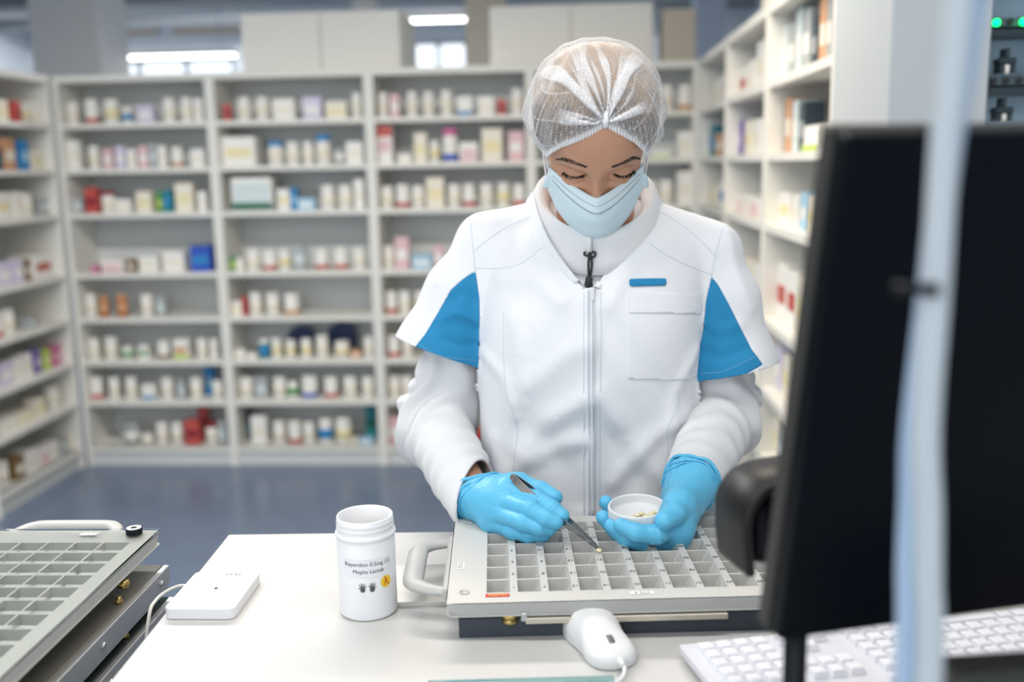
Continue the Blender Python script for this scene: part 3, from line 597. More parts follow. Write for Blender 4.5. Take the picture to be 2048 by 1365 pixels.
# white sensor pad
p0, p1 = atz(328, 1241, TT), atz(467, 1242, TT); pd = empty('sensor_pad', (p0[0], p0[1], TT), math.atan2(p1[1]-p0[1], p1[0]-p0[0])+.01, 'flat white square sensor pad labelled TRAY on the counter corner', 'sensor')
w = np.linalg.norm(p1-p0)*1.01
def rrect(w, d, r, n=5): return [(cx+r*math.cos(a), cy+r*math.sin(a)) for cx, cy, a0 in ((w-r, d-r, 0), (r, d-r, 90), (r, r, 180), (w-r, r, 270)) for a in [math.radians(a0+90*k/n) for k in range(n+1)]]
MB().poly_prism(rrect(w, .108, .008), 0.0005, .014, .0012).obj('pad_body', M_white, pd)
paper('name_label', pd, .024, .0085, w*.62, .097, .0141, 'TRAY', .0085, math.pi); MB().lathe([(0, .0006), (.002, .0006), (.002, 0), (0, 0)], 12).obj('indicator', M_ink, pd, (w*.52, .056, .014))
cb = [(.004, .075, .006), (-.010, .080, .007), (-.024, .070, .004), (-.028, .045, .003), (-.026, .020, -.004), (-.030, .010, -.06), (-.03, .01, -.2)]
MB().tube(spline(cb, 6), .0021, 8).obj('cable', mat('cable_cream', (.66, .65, .58), .5), pd)
# white bottle
bc = atz(736, 1225, TT); BR = .0335
bt = empty('open_bottle', (bc[0], bc[1]+.006, TT), 0, 'open white pill bottle with black print and yellow sticker on the counter', 'bottle')
BHt = .118
MB().lathe([(0, 0), (.030, 0), (.0330, .002), (BR, .005), (BR, BHt-.026), (.0325, BHt-.0235), (.0345, BHt-.0225), (.0350, BHt-.0205), (.0345, BHt-.0185), (.0322, BHt-.0175), (.0322, BHt-.0135), (.0330, BHt-.0128), (.0330, BHt-.0110), (.0322, BHt-.0102), (.0322, BHt-.0075), (.0329, BHt-.0068), (.0329, BHt-.0055), (.0322, BHt-.0045), (.0322, BHt-.001), (.0316, BHt), (.0305, BHt-.001), (.0302, BHt-.02), (.0312, BHt-.03), (.0312, .012), (0, .012)], 64).obj('bottle_body', mat('bottle_white', (.84, .84, .85), .4), bt)
MB().lathe([(0, .024), (.020, .025), (.0308, .023), (.0308, .013), (0, .013)], 32).obj('tablet_fill', mat('tablet_cream', (.78, .66, .48), .8, bump=.8, bscale=220), bt)
def wrap(me, zc, ang0, r):
    for v in me.vertices:
        x, y = v.co.x, v.co.y; a = -math.pi/2+ang0+x/r; v.co = (r*math.cos(a), r*math.sin(a), zc+y)
    return me
def subdiv_text(t, s):
    me = text_mesh(t, s, res=3); bm = bmesh.new(); bm.from_mesh(me); bmesh.ops.triangulate(bm, faces=bm.faces); bmesh.ops.subdivide_edges(bm, edges=[e for e in bm.edges if e.calc_length() > .003], cuts=1); bm.to_mesh(me); bm.free(); return me
lab = MB()
for k in range(20):
    x0, x1 = -.030+.060*k/20, -.030+.060*(k+1)/20; q = [lab.bm.verts.new(p) for p in ((x0, -.0105, 0), (x1, -.0105, 0), (x1, .0105, 0), (x0, .0105, 0))]; lab.bm.faces.new(q)
bmesh.ops.remove_doubles(lab.bm, verts=lab.bm.verts, dist=1e-6); lm = lab.mesh('paper_label'); wrap(lm, .065, .22, BR+.0003); link('paper_label', lm, mat('bottle_label', (.80, .81, .83), .5), bt)
link('lettering', wrap(subdiv_text('Risperidon 0.5mg 1/2', .0066), .0695, .24, BR+.0006), M_ink, bt); link('lettering', wrap(subdiv_text('Mepha Lactab', .0066), .0610, .26, BR+.0006), M_ink, bt)
cm = MB().lathe([(0, 0), (.0072, 0)], 24).mesh('c'); link('round_sticker', wrap(cm, .0455, .88, BR+.0005), M_yel, bt); link('sticker_mark', wrap(subdiv_text('λ', .013), .0455, .88, BR+.0009), M_red, bt)
def hand_mesh(mir):
    b = MB()
    b.lathe([(0, 0), (.0030, 0)], 14)
    for k, (a, l) in enumerate(((150, .0056), (118, .0078), (96, .0084), (75, .0080), (52, .0066))):
        a = math.radians(a); d = Vector((math.cos(a), math.sin(a), 0)); n = Vector((-d.y, d.x, 0))*.00065; q = [b.bm.verts.new(p) for p in (d*.001-n*1.2, d*l-n*.7, d*l+n*.7, d*.001+n*1.2)]; b.bm.faces.new(q)
    return b.xf(Matrix.Scale(mir, 4, (1, 0, 0))).mesh('h')
for sx, ang in ((1, .04), (-1, .36)): link('hand_print', wrap(hand_mesh(sx), .0395, ang, BR+.0006), mat('print_grey', (.09, .09, .10), .6), bt)
# mouse
ma, mb2 = atz(1166, 1262, TT), atz(1232, 1340, TT); mdir = math.atan2(mb2[1]-ma[1], mb2[0]-ma[0]); mc = (ma+mb2)/2
ms = empty('computer_mouse', (mc[0], mc[1]+.010, TT), mdir-math.pi/2+math.pi, 'white wired computer mouse with grey wheel on the counter', 'mouse')
def mouse_f(P):
    x, y, z = P[..., 0], P[..., 1], P[..., 2]
    w = .0305-.0045*np.exp(-((y+.012)/.022)**2); hgt = hermite(np.clip(y, -.06, .06), [-.06, -.045, -.02, .01, .035, .055, .06], [.014, .0185, .026, .035, .034, .020, .012])
    d1 = (np.abs(x/w)**2.6+np.abs(y/.059)**3.2)**(1/2.8)-1; top = z-hgt*np.sqrt(np.clip(1-np.abs(x/(w*1.12))**2.4, .02, 1))
    return smax(smax(d1*.028, top*.8, .006), .001-z, .001)
V, F = iso(mouse_f, (-.04, -.07, -.004), (.04, .07, .045), .0016, 3); gsk = V[:, 2]-(.010+.010*((V[:, 1]+.02)/.06)**2)
mlow = clip(V, F, gsk); mtop = clip(V, F, -gsk); link('skirt', np_mesh('skirt', *mlow), mat('mouse_skirt', (.72, .73, .73), .45), ms); link('shell', np_mesh('shell', *mtop), M_white, ms)
MB().tube([(-.0022, 0, 0), (.0022, 0, 0)], .0105, 20).xf(Matrix.Diagonal((1.3, 1, .9, 1))).obj('wheel', mat('wheel_grey', (.16, .17, .17), .5), ms, (0, -.030, .0152)); 
MB().tube(spline([(0, -.056, .009), (0, -.07, .008), (-.014, -.085, .004), (-.05, -.092, .003), (-.12, -.10, .003), (-.2, -.16, .003)], 6), .0022, 8).obj('cable', M_white, ms)
MB().tube([(0, -.0545, .010), (0, -.068, .0085)], [.0042, .003], 10).obj('cable_boot', M_white, ms)
# keyboard (its user stands behind the counter, so its rear edge faces us)
k0, k1 = atz(1358, 1283, TT+.02), atz(2048, 1206, TT+.02); kb = empty('keyboard', (k0[0], k0[1], TT), math.atan2(k1[1]-k0[1], k1[0]-k0[0])-.01, 'white computer keyboard with white keys below the monitor', 'keyboard')
KD = .150
MB().poly_prism([(0, 0), (.45, 0), (.45, -KD), (0, -KD)], .006, .016, .002).xf(Matrix.Rotation(math.radians(-2.5), 4, 'X')).obj('key_base', mat('key_base', (.66, .66, .70), .5), kb)  # base greyed: shade between the keys is put into its colour
M_key = mat('key_white', (.78, .78, .82), .45); kc = {}
def key(u, v, w=.0165, d=.0165):
    kk = (round(w, 4), d)
    if kk not in kc:
        bm = bmesh.new(); b_ = [bm.verts.new(p) for p in ((-w/2, -d/2, 0), (w/2, -d/2, 0), (w/2, d/2, 0), (-w/2, d/2, 0))]; t_ = [bm.verts.new(p) for p in ((-w/2+.002, -d/2+.002, .0065), (w/2-.002, -d/2+.002, .0065), (w/2-.002, d/2-.0015, .0065), (-w/2+.002, d/2-.0015, .0065))]
        bm.faces.new(t_)
        for q in range(4): bm.faces.new((b_[q], b_[(q+1) % 4], t_[(q+1) % 4], t_[q]))
        bmesh.ops.bevel(bm, geom=[e for e in bm.edges], offset=.0008, segments=1, affect='EDGES'); me = bpy.data.meshes.new('key'); bm.to_mesh(me); bm.free(); me.materials.append(M_key); kc[kk] = me
    link('key', kc[kk], None, kb, (u, v, .0162-v*math.sin(math.radians(-2.5))*-1), (math.radians(-2.5), 0, 0))
P_ = .0190
for r in range(5):                                   # number pad, seen first
    for c in range(4): key(.022+c*P_, -.020-r*P_)
for r in (0, 1): 
    for c in range(3): key(.106+c*P_, -.020-P_*(3+r))
for c in range(3): key(.106+c*P_, -.020)
key(.125, -.020-P_)
for r in range(5):
    n = 14 if r else 9; u = .172
    for c in range(14 if r else 8):
        w = P_*(5.5 if (r == 0 and c == 4) else 1)-.0025; u0 = u+w/2; key(u0, -.020-r*P_, w); u += w+.0025
for c in range(13): key(.172+c*P_, -.020-5*P_-.006, .0165, .013)
for c in range(4): key(.022+c*P_, -.020-5*P_-.006, .0165, .013)
boxobj('badge', .06, .115, -KD+.010, -KD+.018, .0156, .0160, mat('badge_blue', (.45, .60, .80), .5), kb, rot=(math.radians(-2.5), 0, 0))
MB().poly_prism([(.26+.012*math.cos(a*.4), -KD+.013+.006*math.sin(a*.4)) for a in range(16)], .0158, .018).obj('knob_cover', M_white, kb)
MB().tube(spline([(.225, -KD, .010), (.235, -KD-.02, .010), (.27, -KD-.035, .006), (.32, -KD-.02, .003), (.36, -KD-.06, .003)], 6), .0024, 8).obj('cable', mat('cable_grey', (.35, .36, .38), .5), kb)
# monitor seen from behind, tilted towards us
mo = empty('monitor', (.143, .655, TT), math.radians(16.6), 'black computer monitor seen from behind on a black stand', 'monitor')
tl = math.radians(10.5); zb, MH, MW_ = 1.200-TT, .350, .53
R_ = Matrix.Translation((0, 0, zb)) @ Matrix.Rotation(tl, 4, 'X')
MB().box(0, MW_, 0, .016, 0, MH, .003, 2).xf(R_).obj('back_shell', M_gloss, mo); MB().box(-.002, MW_+.002, .016, .030, -.002, MH+.002, .002).xf(R_).obj('bezel', mat('bezel_grey', (.035, .034, .030), .5), mo); MB().box(.010, MW_-.010, .030, .0305, .010, MH-.010).xf(R_).obj('screen', M_gloss, mo)

MB().tube([(.030, .03, .0), (.030, .03, zb+.03)], .0085, 16).obj('post', M_black, mo); MB().box(-.02, .3, .0, .12, 0, .012, .004).obj('foot', M_black, mo)
MB().box(.235, .262, -.034, -.024, -.05, .235, .004).xf(R_).obj('cable_cover', M_black, mo)
# dark rounded hood at the monitor's edge
q0 = at(1437, 985, .80); hd = empty('handset_cradle', (.147, .80, 1.188), math.radians(16.6), 'black rounded plastic hood beside the monitor edge, above the tray', 'device')
hp = [(.006, 0), (.034, 0)]
prof = [(.060, .078), (.030, .076), (.014, .071), (.004, .060), (0, .046), (.001, .025), (.004, 0)]; t_ = .006
hb = MB(); sp = spline([(x, 0, z) for x, z in prof], 5); n_ = len(sp); rows = []
for y, sc in ((-.004, .96), (0, 1), (.052, 1), (.056, .96)):
    rows.append([hb.bm.verts.new((p[0]+(1-sc)*.03, y, p[2]*sc)) for p in sp])
for A2, B2 in zip(rows, rows[1:]):
    for k in range(n_-1): f = hb.bm.faces.new((A2[k], A2[k+1], B2[k+1], B2[k])); f.smooth = True
ho = hb.obj('hood', mat('hood_black', (.008, .008, .008), .42, spec=.4), hd); sd = ho.modifiers.new('s', 'SOLIDIFY'); sd.thickness = .006; sd.offset = 1
MB().box(.006, .052, .004, .050, .002, .062, .012, 3).obj('insert', M_black, hd); MB().box(.050, .10, .012, .040, .03, .07, .004).box(.072, .098, -.115, .03, .034, .058, .003).obj('bracket', M_black, hd)
# pale cable sleeve in front
pts = [(1940, -60), (1932, 0), (1915, 150), (1898, 265), (1882, 430), (1868, 600), (1850, 780), (1842, 900), (1843, 1010), (1840, 1150), (1838, 1365)]
base = [at(x, y, .50) for x, y in pts]; top = base[0]; base = [np.array([top[0]+.035, .5, 3.34]), np.array([top[0]+.03, .5, 2.2]), np.array([top[0]+.008, .5, 1.75])]+base; last = base[-1]; base.append(np.array([last[0], .5, TT+.002]))
sl = empty('cable_sleeve', (float(last[0]), .5, TT), math.radians(0), 'pale blue-grey cable sleeve hanging in front of the monitor', 'cable sleeve')
M_sl1 = mat('sleeve_grey', (.50, .55, .58), .35); M_sl2 = mat('sleeve_blue', (.36, .48, .64), .3)
for k, (off, dy, mm) in enumerate(((-.0062, 0, M_sl1), (.0062, .003, M_sl2))):
    tw = [np.array([math.cos(i*.16+.1)*off, dy+abs(off)*math.sin(i*.16)*(1 if off > 0 else -1)*.8, 0]) for i in range(len(base))]
    o = MB().tube(spline([p+t for p, t in zip(base, tw)], 6), .0070, 14).mesh('tube'); wlink('tube', o, mm, sl)
tp = at(1845, 578, .49); q = MB().tube([tp+np.array([-.014, 0, .0]), tp+np.array([.006, -.006, 0])], .0032, 10).mesh('tie'); wlink('cable_tie', q, M_black, sl)
# black box on the near counter
k2 = at(1885, 1308, .62); bb = empty('docking_box', (float(k2[0]), .60, TT), math.radians(8), 'flat dark grey box standing below the monitor near the frame corner', 'box')
boxobj('box_body', 0, .2, -.01, .02, 0, float(k2[2])-TT, mat('box_dark', (.030, .031, .029), .45), bb, .003); boxobj('light_strip', .006, .19, -.0112, -.01, .128, .136, mat('strip_light', (.45, .42, .36), .5), bb)
# ------------------------------------------------------------------ dispensing machine at the side
M_mw = mat('machine_white', (.50, .53, .54), .35); M_mdark = mat('machine_dark', (.02, .035, .045), .35); M_mblue = mat('machine_blue', (.45, .62, .74), .4); M_mled = mat('green_led', (.0, .5, .1), .4, emit=(.0, 1., .18), estr=3.5)
mx, my = .614, 2.0
mch = empty('dispensing_machine', (mx, my, 0), 0, 'tall white dispensing machine with black grippers and green lights', 'machine')
boxobj('side_housing', 0, .186, 0, .42, 0, 2.45, M_mw, mch, .004); boxobj('housing_top', .186, .9, 0, .42, 1.86, 2.45, M_mw, mch); boxobj('back_plate', .186, .9, .12, .42, 0, 1.86, M_mblue, mch); boxobj('lower_panel', .186, .9, .0, .12, 0, 1.30, M_mw, mch); boxobj('side_housing', .88, .92, 0, .42, 0, 2.45, M_mw, mch)
for z, nm in ((1.757, 'rail'), (1.648, 'rail')):
    boxobj(nm, .186, .88, .02, .10, z, z+.012, M_mdark, mch); boxobj(nm, .186, .88, .03, .10, z+.018, z+.034, mat('rail_slate', (.08, .12, .14), .4), mch)
    for k in range(7): MB().lathe([(0, .004), (.006, .004), (.006, 0), (0, 0)], 12).obj('hole', M_ink, mch, (.203+k*.024, .024, z+.026), (math.pi/2, 0, 0))
for x in (.200, .250, .300): MB().lathe([(0, -.007), (.004, -.006), (.007, -.002), (.007, .002), (.004, .006), (0, .007)], 16).obj('green_light', M_mled, mch, (x, .018, 1.781), (math.pi/2, 0, 0))
for z in (1.70, 1.608):
    for x in (.226, .296, .366):
        g = MB().box(x-.004, x+.004, .02, .05, z+.012, z+.034, .001).box(x-.016, x+.016, .015, .05, z+.004, z+.016, .002).box(x-.014, x-.006, .015, .05, z-.012, z+.004, .001).box(x+.006, x+.014, .015, .05, z-.012, z+.004, .001).obj('gripper', M_mdark, mch); MB().tube([(x, .02, z-.014), (x, .02, z+.003)], .005, 12).obj('vial', mat('vial_white', (.8, .78, .7), .4), g)
# ------------------------------------------------------------------ the person behind the counter
from mathutils.bvhtree import BVHTree
M_skin = mat('skin', (.60, .315, .20), .48, noise=.10, nscale=45, bump=.10, bscale=700, sss=.06); M_smock = mat('smock_cotton', (.80, .81, .83), .75, bump=.45, bscale=75, sheen=.1)
M_fleece = mat('fleece_white', (.80, .80, .81), .95, bump=.55, bscale=1100, sheen=.4); M_blue = mat('panel_blue', (.012, .23, .46), .75, bump=.45, bscale=75, sheen=.1); M_seam = mat('seam_thread', (.62, .66, .72), .8)
M_glove = mat('nitrile_blue', (.12, .51, .77), .40, bump=.22, bscale=260); M_mask = mat('mask_blue', (.66, .80, .85), .85, bump=.10, bscale=1200); M_maskw = mat('mask_pale', (.72, .84, .88), .85, bump=.10, bscale=1200)
M_hairb = mat('brow_hair', (.085, .055, .038), .6); M_lash = mat('lash_hair', (.010, .007, .006), .5); M_cord = mat('zip_cord', (.02, .022, .025), .5); M_trous = mat('trousers_white', (.70, .71, .73), .8, bump=.1, bscale=700); M_shoe = mat('shoe_white', (.7, .7, .7), .5)
def freckle(M):
    nt = M.node_tree; b = nt.nodes['Principled BSDF']; lk = b.inputs['Base Color'].links[0].from_socket; tc = nt.nodes.new('ShaderNodeTexCoord'); v = nt.nodes.new('ShaderNodeTexVoronoi'); v.inputs['Scale'].default_value = 150; nn = nt.nodes.new('ShaderNodeTexNoise'); nn.inputs['Scale'].default_value = 60
    m1 = nt.nodes.new('ShaderNodeMapRange'); m1.inputs[1].default_value = .10; m1.inputs[2].default_value = .22; m1.inputs[3].default_value = 1; m1.inputs[4].default_value = 0; m2 = nt.nodes.new('ShaderNodeMapRange'); m2.inputs[1].default_value = .52; m2.inputs[2].default_value = .66; mu = nt.nodes.new('ShaderNodeMath'); mu.operation = 'MULTIPLY'; m3 = nt.nodes.new('ShaderNodeMath'); m3.operation = 'MULTIPLY'; m3.inputs[1].default_value = .55
    mx = nt.nodes.new('ShaderNodeMix'); mx.data_type = 'RGBA'; mx.inputs[7].default_value = (.30, .13, .08, 1); L = nt.links.new
    L(tc.outputs['Object'], v.inputs['Vector']); L(tc.outputs['Object'], nn.inputs['Vector']); L(v.outputs['Distance'], m1.inputs[0]); L(nn.outputs['Fac'], m2.inputs[0]); L(m1.outputs[0], mu.inputs[0]); L(m2.outputs[0], mu.inputs[1]); L(mu.outputs[0], m3.inputs[0]); L(m3.outputs[0], mx.inputs[0]); L(lk, mx.inputs[6]); L(mx.outputs[2], b.inputs['Base Color'])
freckle(M_skin)
person = empty('person', (.035, 1.50, 0), 0, 'person in white smock with blue sleeve panels, hair net and mask, holding tweezers', 'person')
def pmesh(name, V, F, m_, parent=None, smooth=True): return wlink(name, np_mesh(name, V, F, smooth), m_, parent or person)
def bvh(V, F): return BVHTree.FromPolygons([tuple(v) for v in V], [tuple(int(i) for i in f) for f in F])
def cast(tree, x, y):
    d = Vector(ray(x, y)).normalized(); h = tree.ray_cast(Vector(CAM_P), d); return (np.array(h[0]), np.array(h[1])) if h[0] is not None else (None, None)
def cast_line(tree, pts, n=8, lift=0.):
    o = []
    for x, y in spline(pts, n):
        p, nn = cast(tree, x, y)
        if p is not None:
            if nn @ (CAM_P-p) < 0: nn = -nn
            o.append(p+nn*lift)
    return np.array(o)
# ---- head: local x across, y out of the face, z up
TH_ = math.radians(45); HO = np.array([.037, 1.407, 1.574])
HX, HY, HZ = np.array([1., 0, 0]), np.array([0, -math.cos(TH_), -math.sin(TH_)]), np.array([0, -math.sin(TH_), math.cos(TH_)])
def h2w(L): return HO+L[..., 0:1]*HX+L[..., 1:2]*HY+L[..., 2:3]*HZ
def w2h(P): q = P-HO; return np.stack([q@HX, q@HY, q@HZ], -1)
hz = [-.122, -.118, -.106, -.08, -.05, -.02, .01, .04, .064, .084, .098, .106, .1095]
ha = [.002, .020, .040, .055, .062, .066, .069, .0725, .071, .061, .044, .025, .001]
hf = [.060, .071, .083, .086, .087, .087, .0905, .095, .091, .078, .057, .033, .001]
hb_ = [-.02, .0, .03, .05, .060, .066, .070, .073, .072, .065, .050, .030, .001]
def G(x, s): return np.exp(-(x/s)**2)
def head_pts(phi, z, grow=0.):
    a, f, b = hermite(z, hz, ha)+grow, hermite(z, hz, hf)+grow, hermite(z, hz, hb_)+grow
    s, c = np.sin(phi), np.cos(phi); B = np.where(c > 0, f, np.maximum(b, .001)); n = 2.25
    r = 1/np.maximum((np.abs(s)/np.maximum(a, 1e-4))**n+(np.abs(c)/np.maximum(B, 1e-4))**n, 1e-9)**(1/n)
    x, y = r*s, r*c
    return x, y
def face_relief(x, z):
    ax = np.abs(x); d = .0035*G(z-.024, .012)*G(ax-.026, .022)                       # brow ridge
    d += -.0125*G(z+.002, .013)*G(ax-.031, .017)                                      # eye socket
    rr = np.sqrt(((ax-.0325)/.0165)**2+((z+.0045)/.0115)**2); d += .0095*np.sqrt(np.clip(1-rr**2, 0, 1))**1.3*(rr < 1)   # lid over the eyeball
    arc = -.0125+.0035*((ax-.0325)/.016)**2; d += -.0022*G(z-arc, .0013)*(np.abs(ax-.0325) < .0165)                      # lash line
    arc2 = .0062-.0055*((ax-.0325)/.018)**2; d += -.0020*G(z-arc2, .0016)*G(ax-.0325, .018)                             # lid fold
    d += .0030*G(z+.019, .006)*G(ax-.031, .014)                                       # under eye
    N = hermite(np.clip(z, -.07, .03), [-.07, -.06, -.052, -.045, -.03, -.015, .0, .010, .03], [0, .004, .019, .025, .020, .0150, .0105, .0065, 0]); wn = hermite(np.clip(z, -.07, .03), [-.07, -.05, -.03, .0, .03], [.017, .0155, .0125, .0095, .012])
    d += N*np.exp(-np.abs(x/wn)**2.2)
    d += .006*G(ax-.040, .020)*G(z+.036, .020); d += .004*G(ax, .018)*G(z+.078, .010)
    return d
nz_, nphi = 200, 280
zz = np.concatenate([np.linspace(-.1219, -.06, 40), np.linspace(-.06, .05, 120)[1:], np.linspace(.05, .1094, 41)[1:]]); t_ = np.linspace(-1, 1, nphi, endpoint=False); pp = math.pi*(.55*t_+.45*t_**3)
PH, ZZ = np.meshgrid(pp, zz); X_, Y_ = head_pts(PH, ZZ); Y_ = Y_+np.where(np.cos(PH) > 0, face_relief(X_, ZZ)*np.clip(np.cos(PH)*2.2, 0, 1), 0)
HV = h2w(np.stack([X_, Y_, ZZ], -1).reshape(-1, 3)); nr, nc = PH.shape
ii, jj = np.meshgrid(np.arange(nr-1), np.arange(nc), indexing='ij'); j2 = (jj+1) % nc
HF = np.stack([ii*nc+jj, (ii+1)*nc+jj, (ii+1)*nc+j2, ii*nc+j2], -1).reshape(-1, 4)
headT = bvh(HV, HF)
# ---- joints
sL, eL, wL = np.array([-.112, 1.50, 1.405]), at(866, 852, 1.49), at(948, 997, 1.295)
sR, eR, wR = np.array([.195, 1.50, 1.39]), at(1447, 832, 1.49), at(1385, 962, 1.285)
TZ = [.78, .95, 1.05, 1.15, 1.25, 1.33, 1.39, 1.425, 1.45, 1.47]
TCX = [.028, .027, .026, .0255, .026, .030, .036, .040, .041, .041]
TCY = [1.50, 1.492, 1.488, 1.484, 1.482, 1.488, 1.497, 1.503, 1.508, 1.51]
TA = [.176, .170, .166, .164, .166, .168, .164, .150, .112, .07]
TB = [.122, .120, .118, .116, .122, .118, .104, .088, .068, .05]
def torso(P, off=0.):
    d = loft(P, TZ, TCX, TCY, TA, TB, 2.5)
    for s, tip, r in ((-1, at(968, 486, 1.495), .042), (1, at(1424, 504, 1.495), .042)): d = smin(d, seg(P, (.040+s*.055, 1.512, 1.445), tip, .034, r), .035)
    return d-off
# body: one skin with neck, trunk, arms, legs; the head joins it inside the collar
def body_f(P):
    d = torso(P)+.022; d = smin(d, seg(P, (.038, 1.488, 1.41), (.038, 1.446, 1.50), .056, .056), .02)
    for s, e, w in ((sL, eL, wL), (sR, eR, wR)): d = smin(d, chain(P, [s, e, w, w+(w-e)*.10], [.040, .036, .0255, .024], .015), .02)
    for x in (-.07, .12): d = smin(d, chain(P, [(x*.9, 1.50, .82), (x, 1.49, .46), (x, 1.51, .07)], [.075, .05, .035], .02), .03)
    return d
BV, BF = iso(body_f, (-.30, 1.20, .03), (.33, 1.66, 1.58), .009, 2)
vb, fb = np.concatenate([BV, HV]), np.concatenate([BF, HF+len(BV)]); pmesh('body', vb, fb, M_skin)
# brows and lashes: fine strands on the face
def strands(spec, rad, seedn, name, m_):
    V, F = [], []; rs = np.random.RandomState(seedn)
    for base, tip, mid in spec:
        pts = np.array([base, mid, tip]); rr = [rad, rad*.8, rad*.15]
        b = len(V)
        for p, r in zip(pts, rr):
            for k in range(3): a = 2.1*k; V.append(p+HX*math.cos(a)*r+HZ*math.sin(a)*r)
        for s in range(2):
            for k in range(3): F.append([b+s*3+k, b+s*3+(k+1) % 3, b+s*3+3+(k+1) % 3, b+s*3+3+k])
    return pmesh(name, np.array(V), np.array(F), m_)
rs = np.random.RandomState(3)
for side, top, bot, dirx in (('l', [(1113, 319), (1128, 315), (1140, 318), (1155, 324), (1170, 331), (1175, 333)], [(1113, 320), (1128, 321), (1140, 326), (1155, 330), (1170, 333), (1175, 334)], -1), ('r', [(1222, 333), (1228, 331), (1243, 324), (1258, 316), (1266, 312), (1278, 317)], [(1222, 334), (1228, 333), (1243, 329), (1258, 323), (1268, 319), (1278, 318)], 1)):
    T2, B2 = spline(top, 10), spline(bot, 10); sp = []
    for _ in range(520):
        i = rs.uniform(0, len(T2)-1.01); k = int(i); f_ = i-k; a = T2[k]*(1-f_)+T2[k+1]*f_; b = B2[k]*(1-f_)+B2[k+1]*f_; u = rs.rand(); q = a*(1-u)+b*u
        ln = 6.0; d = np.array([dirx*ln*rs.uniform(.6, 1.1), -ln*rs.uniform(-.25, .55)])
        p0, n0 = cast(headT, *q); p1, n1 = cast(headT, *(q+d))
        if p0 is None or p1 is None: continue
        sp.append((p0+HY*.0001, p1+HY*.0012, (p0+p1)/2+HY*.0011))
    strands(sp, .00014, 1, 'eyebrow', M_hairb)
for cx_, line in ((1150, [(1127, 344), (1136, 350), (1148, 353), (1160, 352), (1170, 347)]), (1250, [(1230, 346), (1240, 351), (1252, 351), (1262, 346), (1268, 340)])):
    L2 = spline(line, 14); sp = []
    for _ in range(190):
        q = L2[rs.randint(len(L2))]+rs.normal(0, .5, 2); p0, n0 = cast(headT, *q)
        if p0 is None: continue
        fx = (q[0]-cx_)/22; ln = rs.uniform(.0045, .0075)*(1.15 if fx*(1 if cx_ > 1200 else -1) > .3 else .9)
        d = HX*fx*.7+HY*.72-HZ*(.52+rs.uniform(-.1, .15)); d /= np.linalg.norm(d); mid = p0+d*ln*.55; tip = p0+d*ln+HZ*.0024+HX*rs.normal(0, .0008)
        sp.append((p0-HY*.0004, tip, mid))
    strands(sp, .00017, 2, 'eyelashes', M_lash)
# ---- mask
def mask_rows(n=26, mcol=61):
    u = np.linspace(-1, 1, mcol); rows = []
    for v in np.linspace(0, 1, n):
        wx = np.interp(v, [0, .25, .55, .8, 1], [.0660, .0665, .0665, .0555, .034]); zs = np.interp(v, [0, .25, .55, 1], [-.0185, -.037, -.060, -.110]); zm = np.interp(v, [0, .2, .5, .8, 1], [-.0195, -.042, -.074, -.103, -.120])
        ym = np.interp(v, [0, .12, .3, .5, .75, 1], [.1055, .1145, .1215, .119, .112, .088]); ys = np.interp(v, [0, .3, .6, .85, 1], [.046, .049, .052, .062, .072])
        au = np.abs(u); x = u*wx; pw = np.interp(v, [0, .2, .5, 1], [1.25, 1.6, 2.0, 2.2]); y = ym+(ys-ym)*au**pw; z = zm+(zs-zm)*au**np.interp(v, [0, .3, 1], [1.1, 1.35, 1.8])
        pleat = .0016*np.clip(1-np.abs(((v*2.6) % 1)-.5)*2, 0, 1)*(1 if .22 < v < .93 else 0)*np.clip(1.2-au, 0, 1)
        y = y+pleat+.0008*np.sin(u*9+v*14)*np.clip(v, 0, .6)
        rows.append(np.stack([x, y, z], -1))
    return np.array(rows)
MR = mask_rows(); mr, mc_ = MR.shape[:2]; MVv = h2w(MR.reshape(-1, 3)); ii, jj = np.meshgrid(np.arange(mr-1), np.arange(mc_-1), indexing='ij'); MF = np.stack([ii*mc_+jj, ii*mc_+jj+1, (ii+1)*mc_+jj+1, (ii+1)*mc_+jj], -1).reshape(-1, 4)
mk = pmesh('face_mask', MVv, MF, M_mask); sd = mk.modifiers.new('s', 'SOLIDIFY'); sd.thickness = .0012; sd.offset = 1
maskT = bvh(MVv, MF)
def mrow(v, lift=.0009):
    i = v*(mr-1); k = min(int(i), mr-2); R = MR[k]*(1-(i-k))+MR[k+1]*(i-k); R = R.copy(); R[:, 1] += lift; return h2w(R)
# pale band along the upper edge with two stitched lines
bv = np.concatenate([mrow(v, .0016) for v in np.linspace(-.0, .17, 6)]); k_ = 6; ii, jj = np.meshgrid(np.arange(k_-1), np.arange(mc_-1), indexing='ij'); bf = np.stack([ii*mc_+jj, ii*mc_+jj+1, (ii+1)*mc_+jj+1, (ii+1)*mc_+jj], -1).reshape(-1, 4)
o = wlink('nose_band', np_mesh('nose_band', bv, bf), M_maskw, mk); sd = o.modifiers.new('s', 'SOLIDIFY'); sd.thickness = .0006; sd.offset = 1
def resample(L, n):
    L = np.asarray(L); d = np.concatenate([[0], np.cumsum(np.linalg.norm(np.diff(L, axis=0), axis=1))]); s = np.linspace(0, d[-1], n); return np.stack([np.interp(s, d, L[:, k]) for k in range(3)], -1)
for v in (.075, .155):
    L = resample(mrow(v, .0026)[3:-3], 260); b = MB()
    for q in range(0, 258, 4): b.tube([L[q], L[q+2]], .00034, 5)
    wlink('stitch_line', b.mesh('stitch'), mat('stitch_dark', (.06, .09, .12), .7), mk)
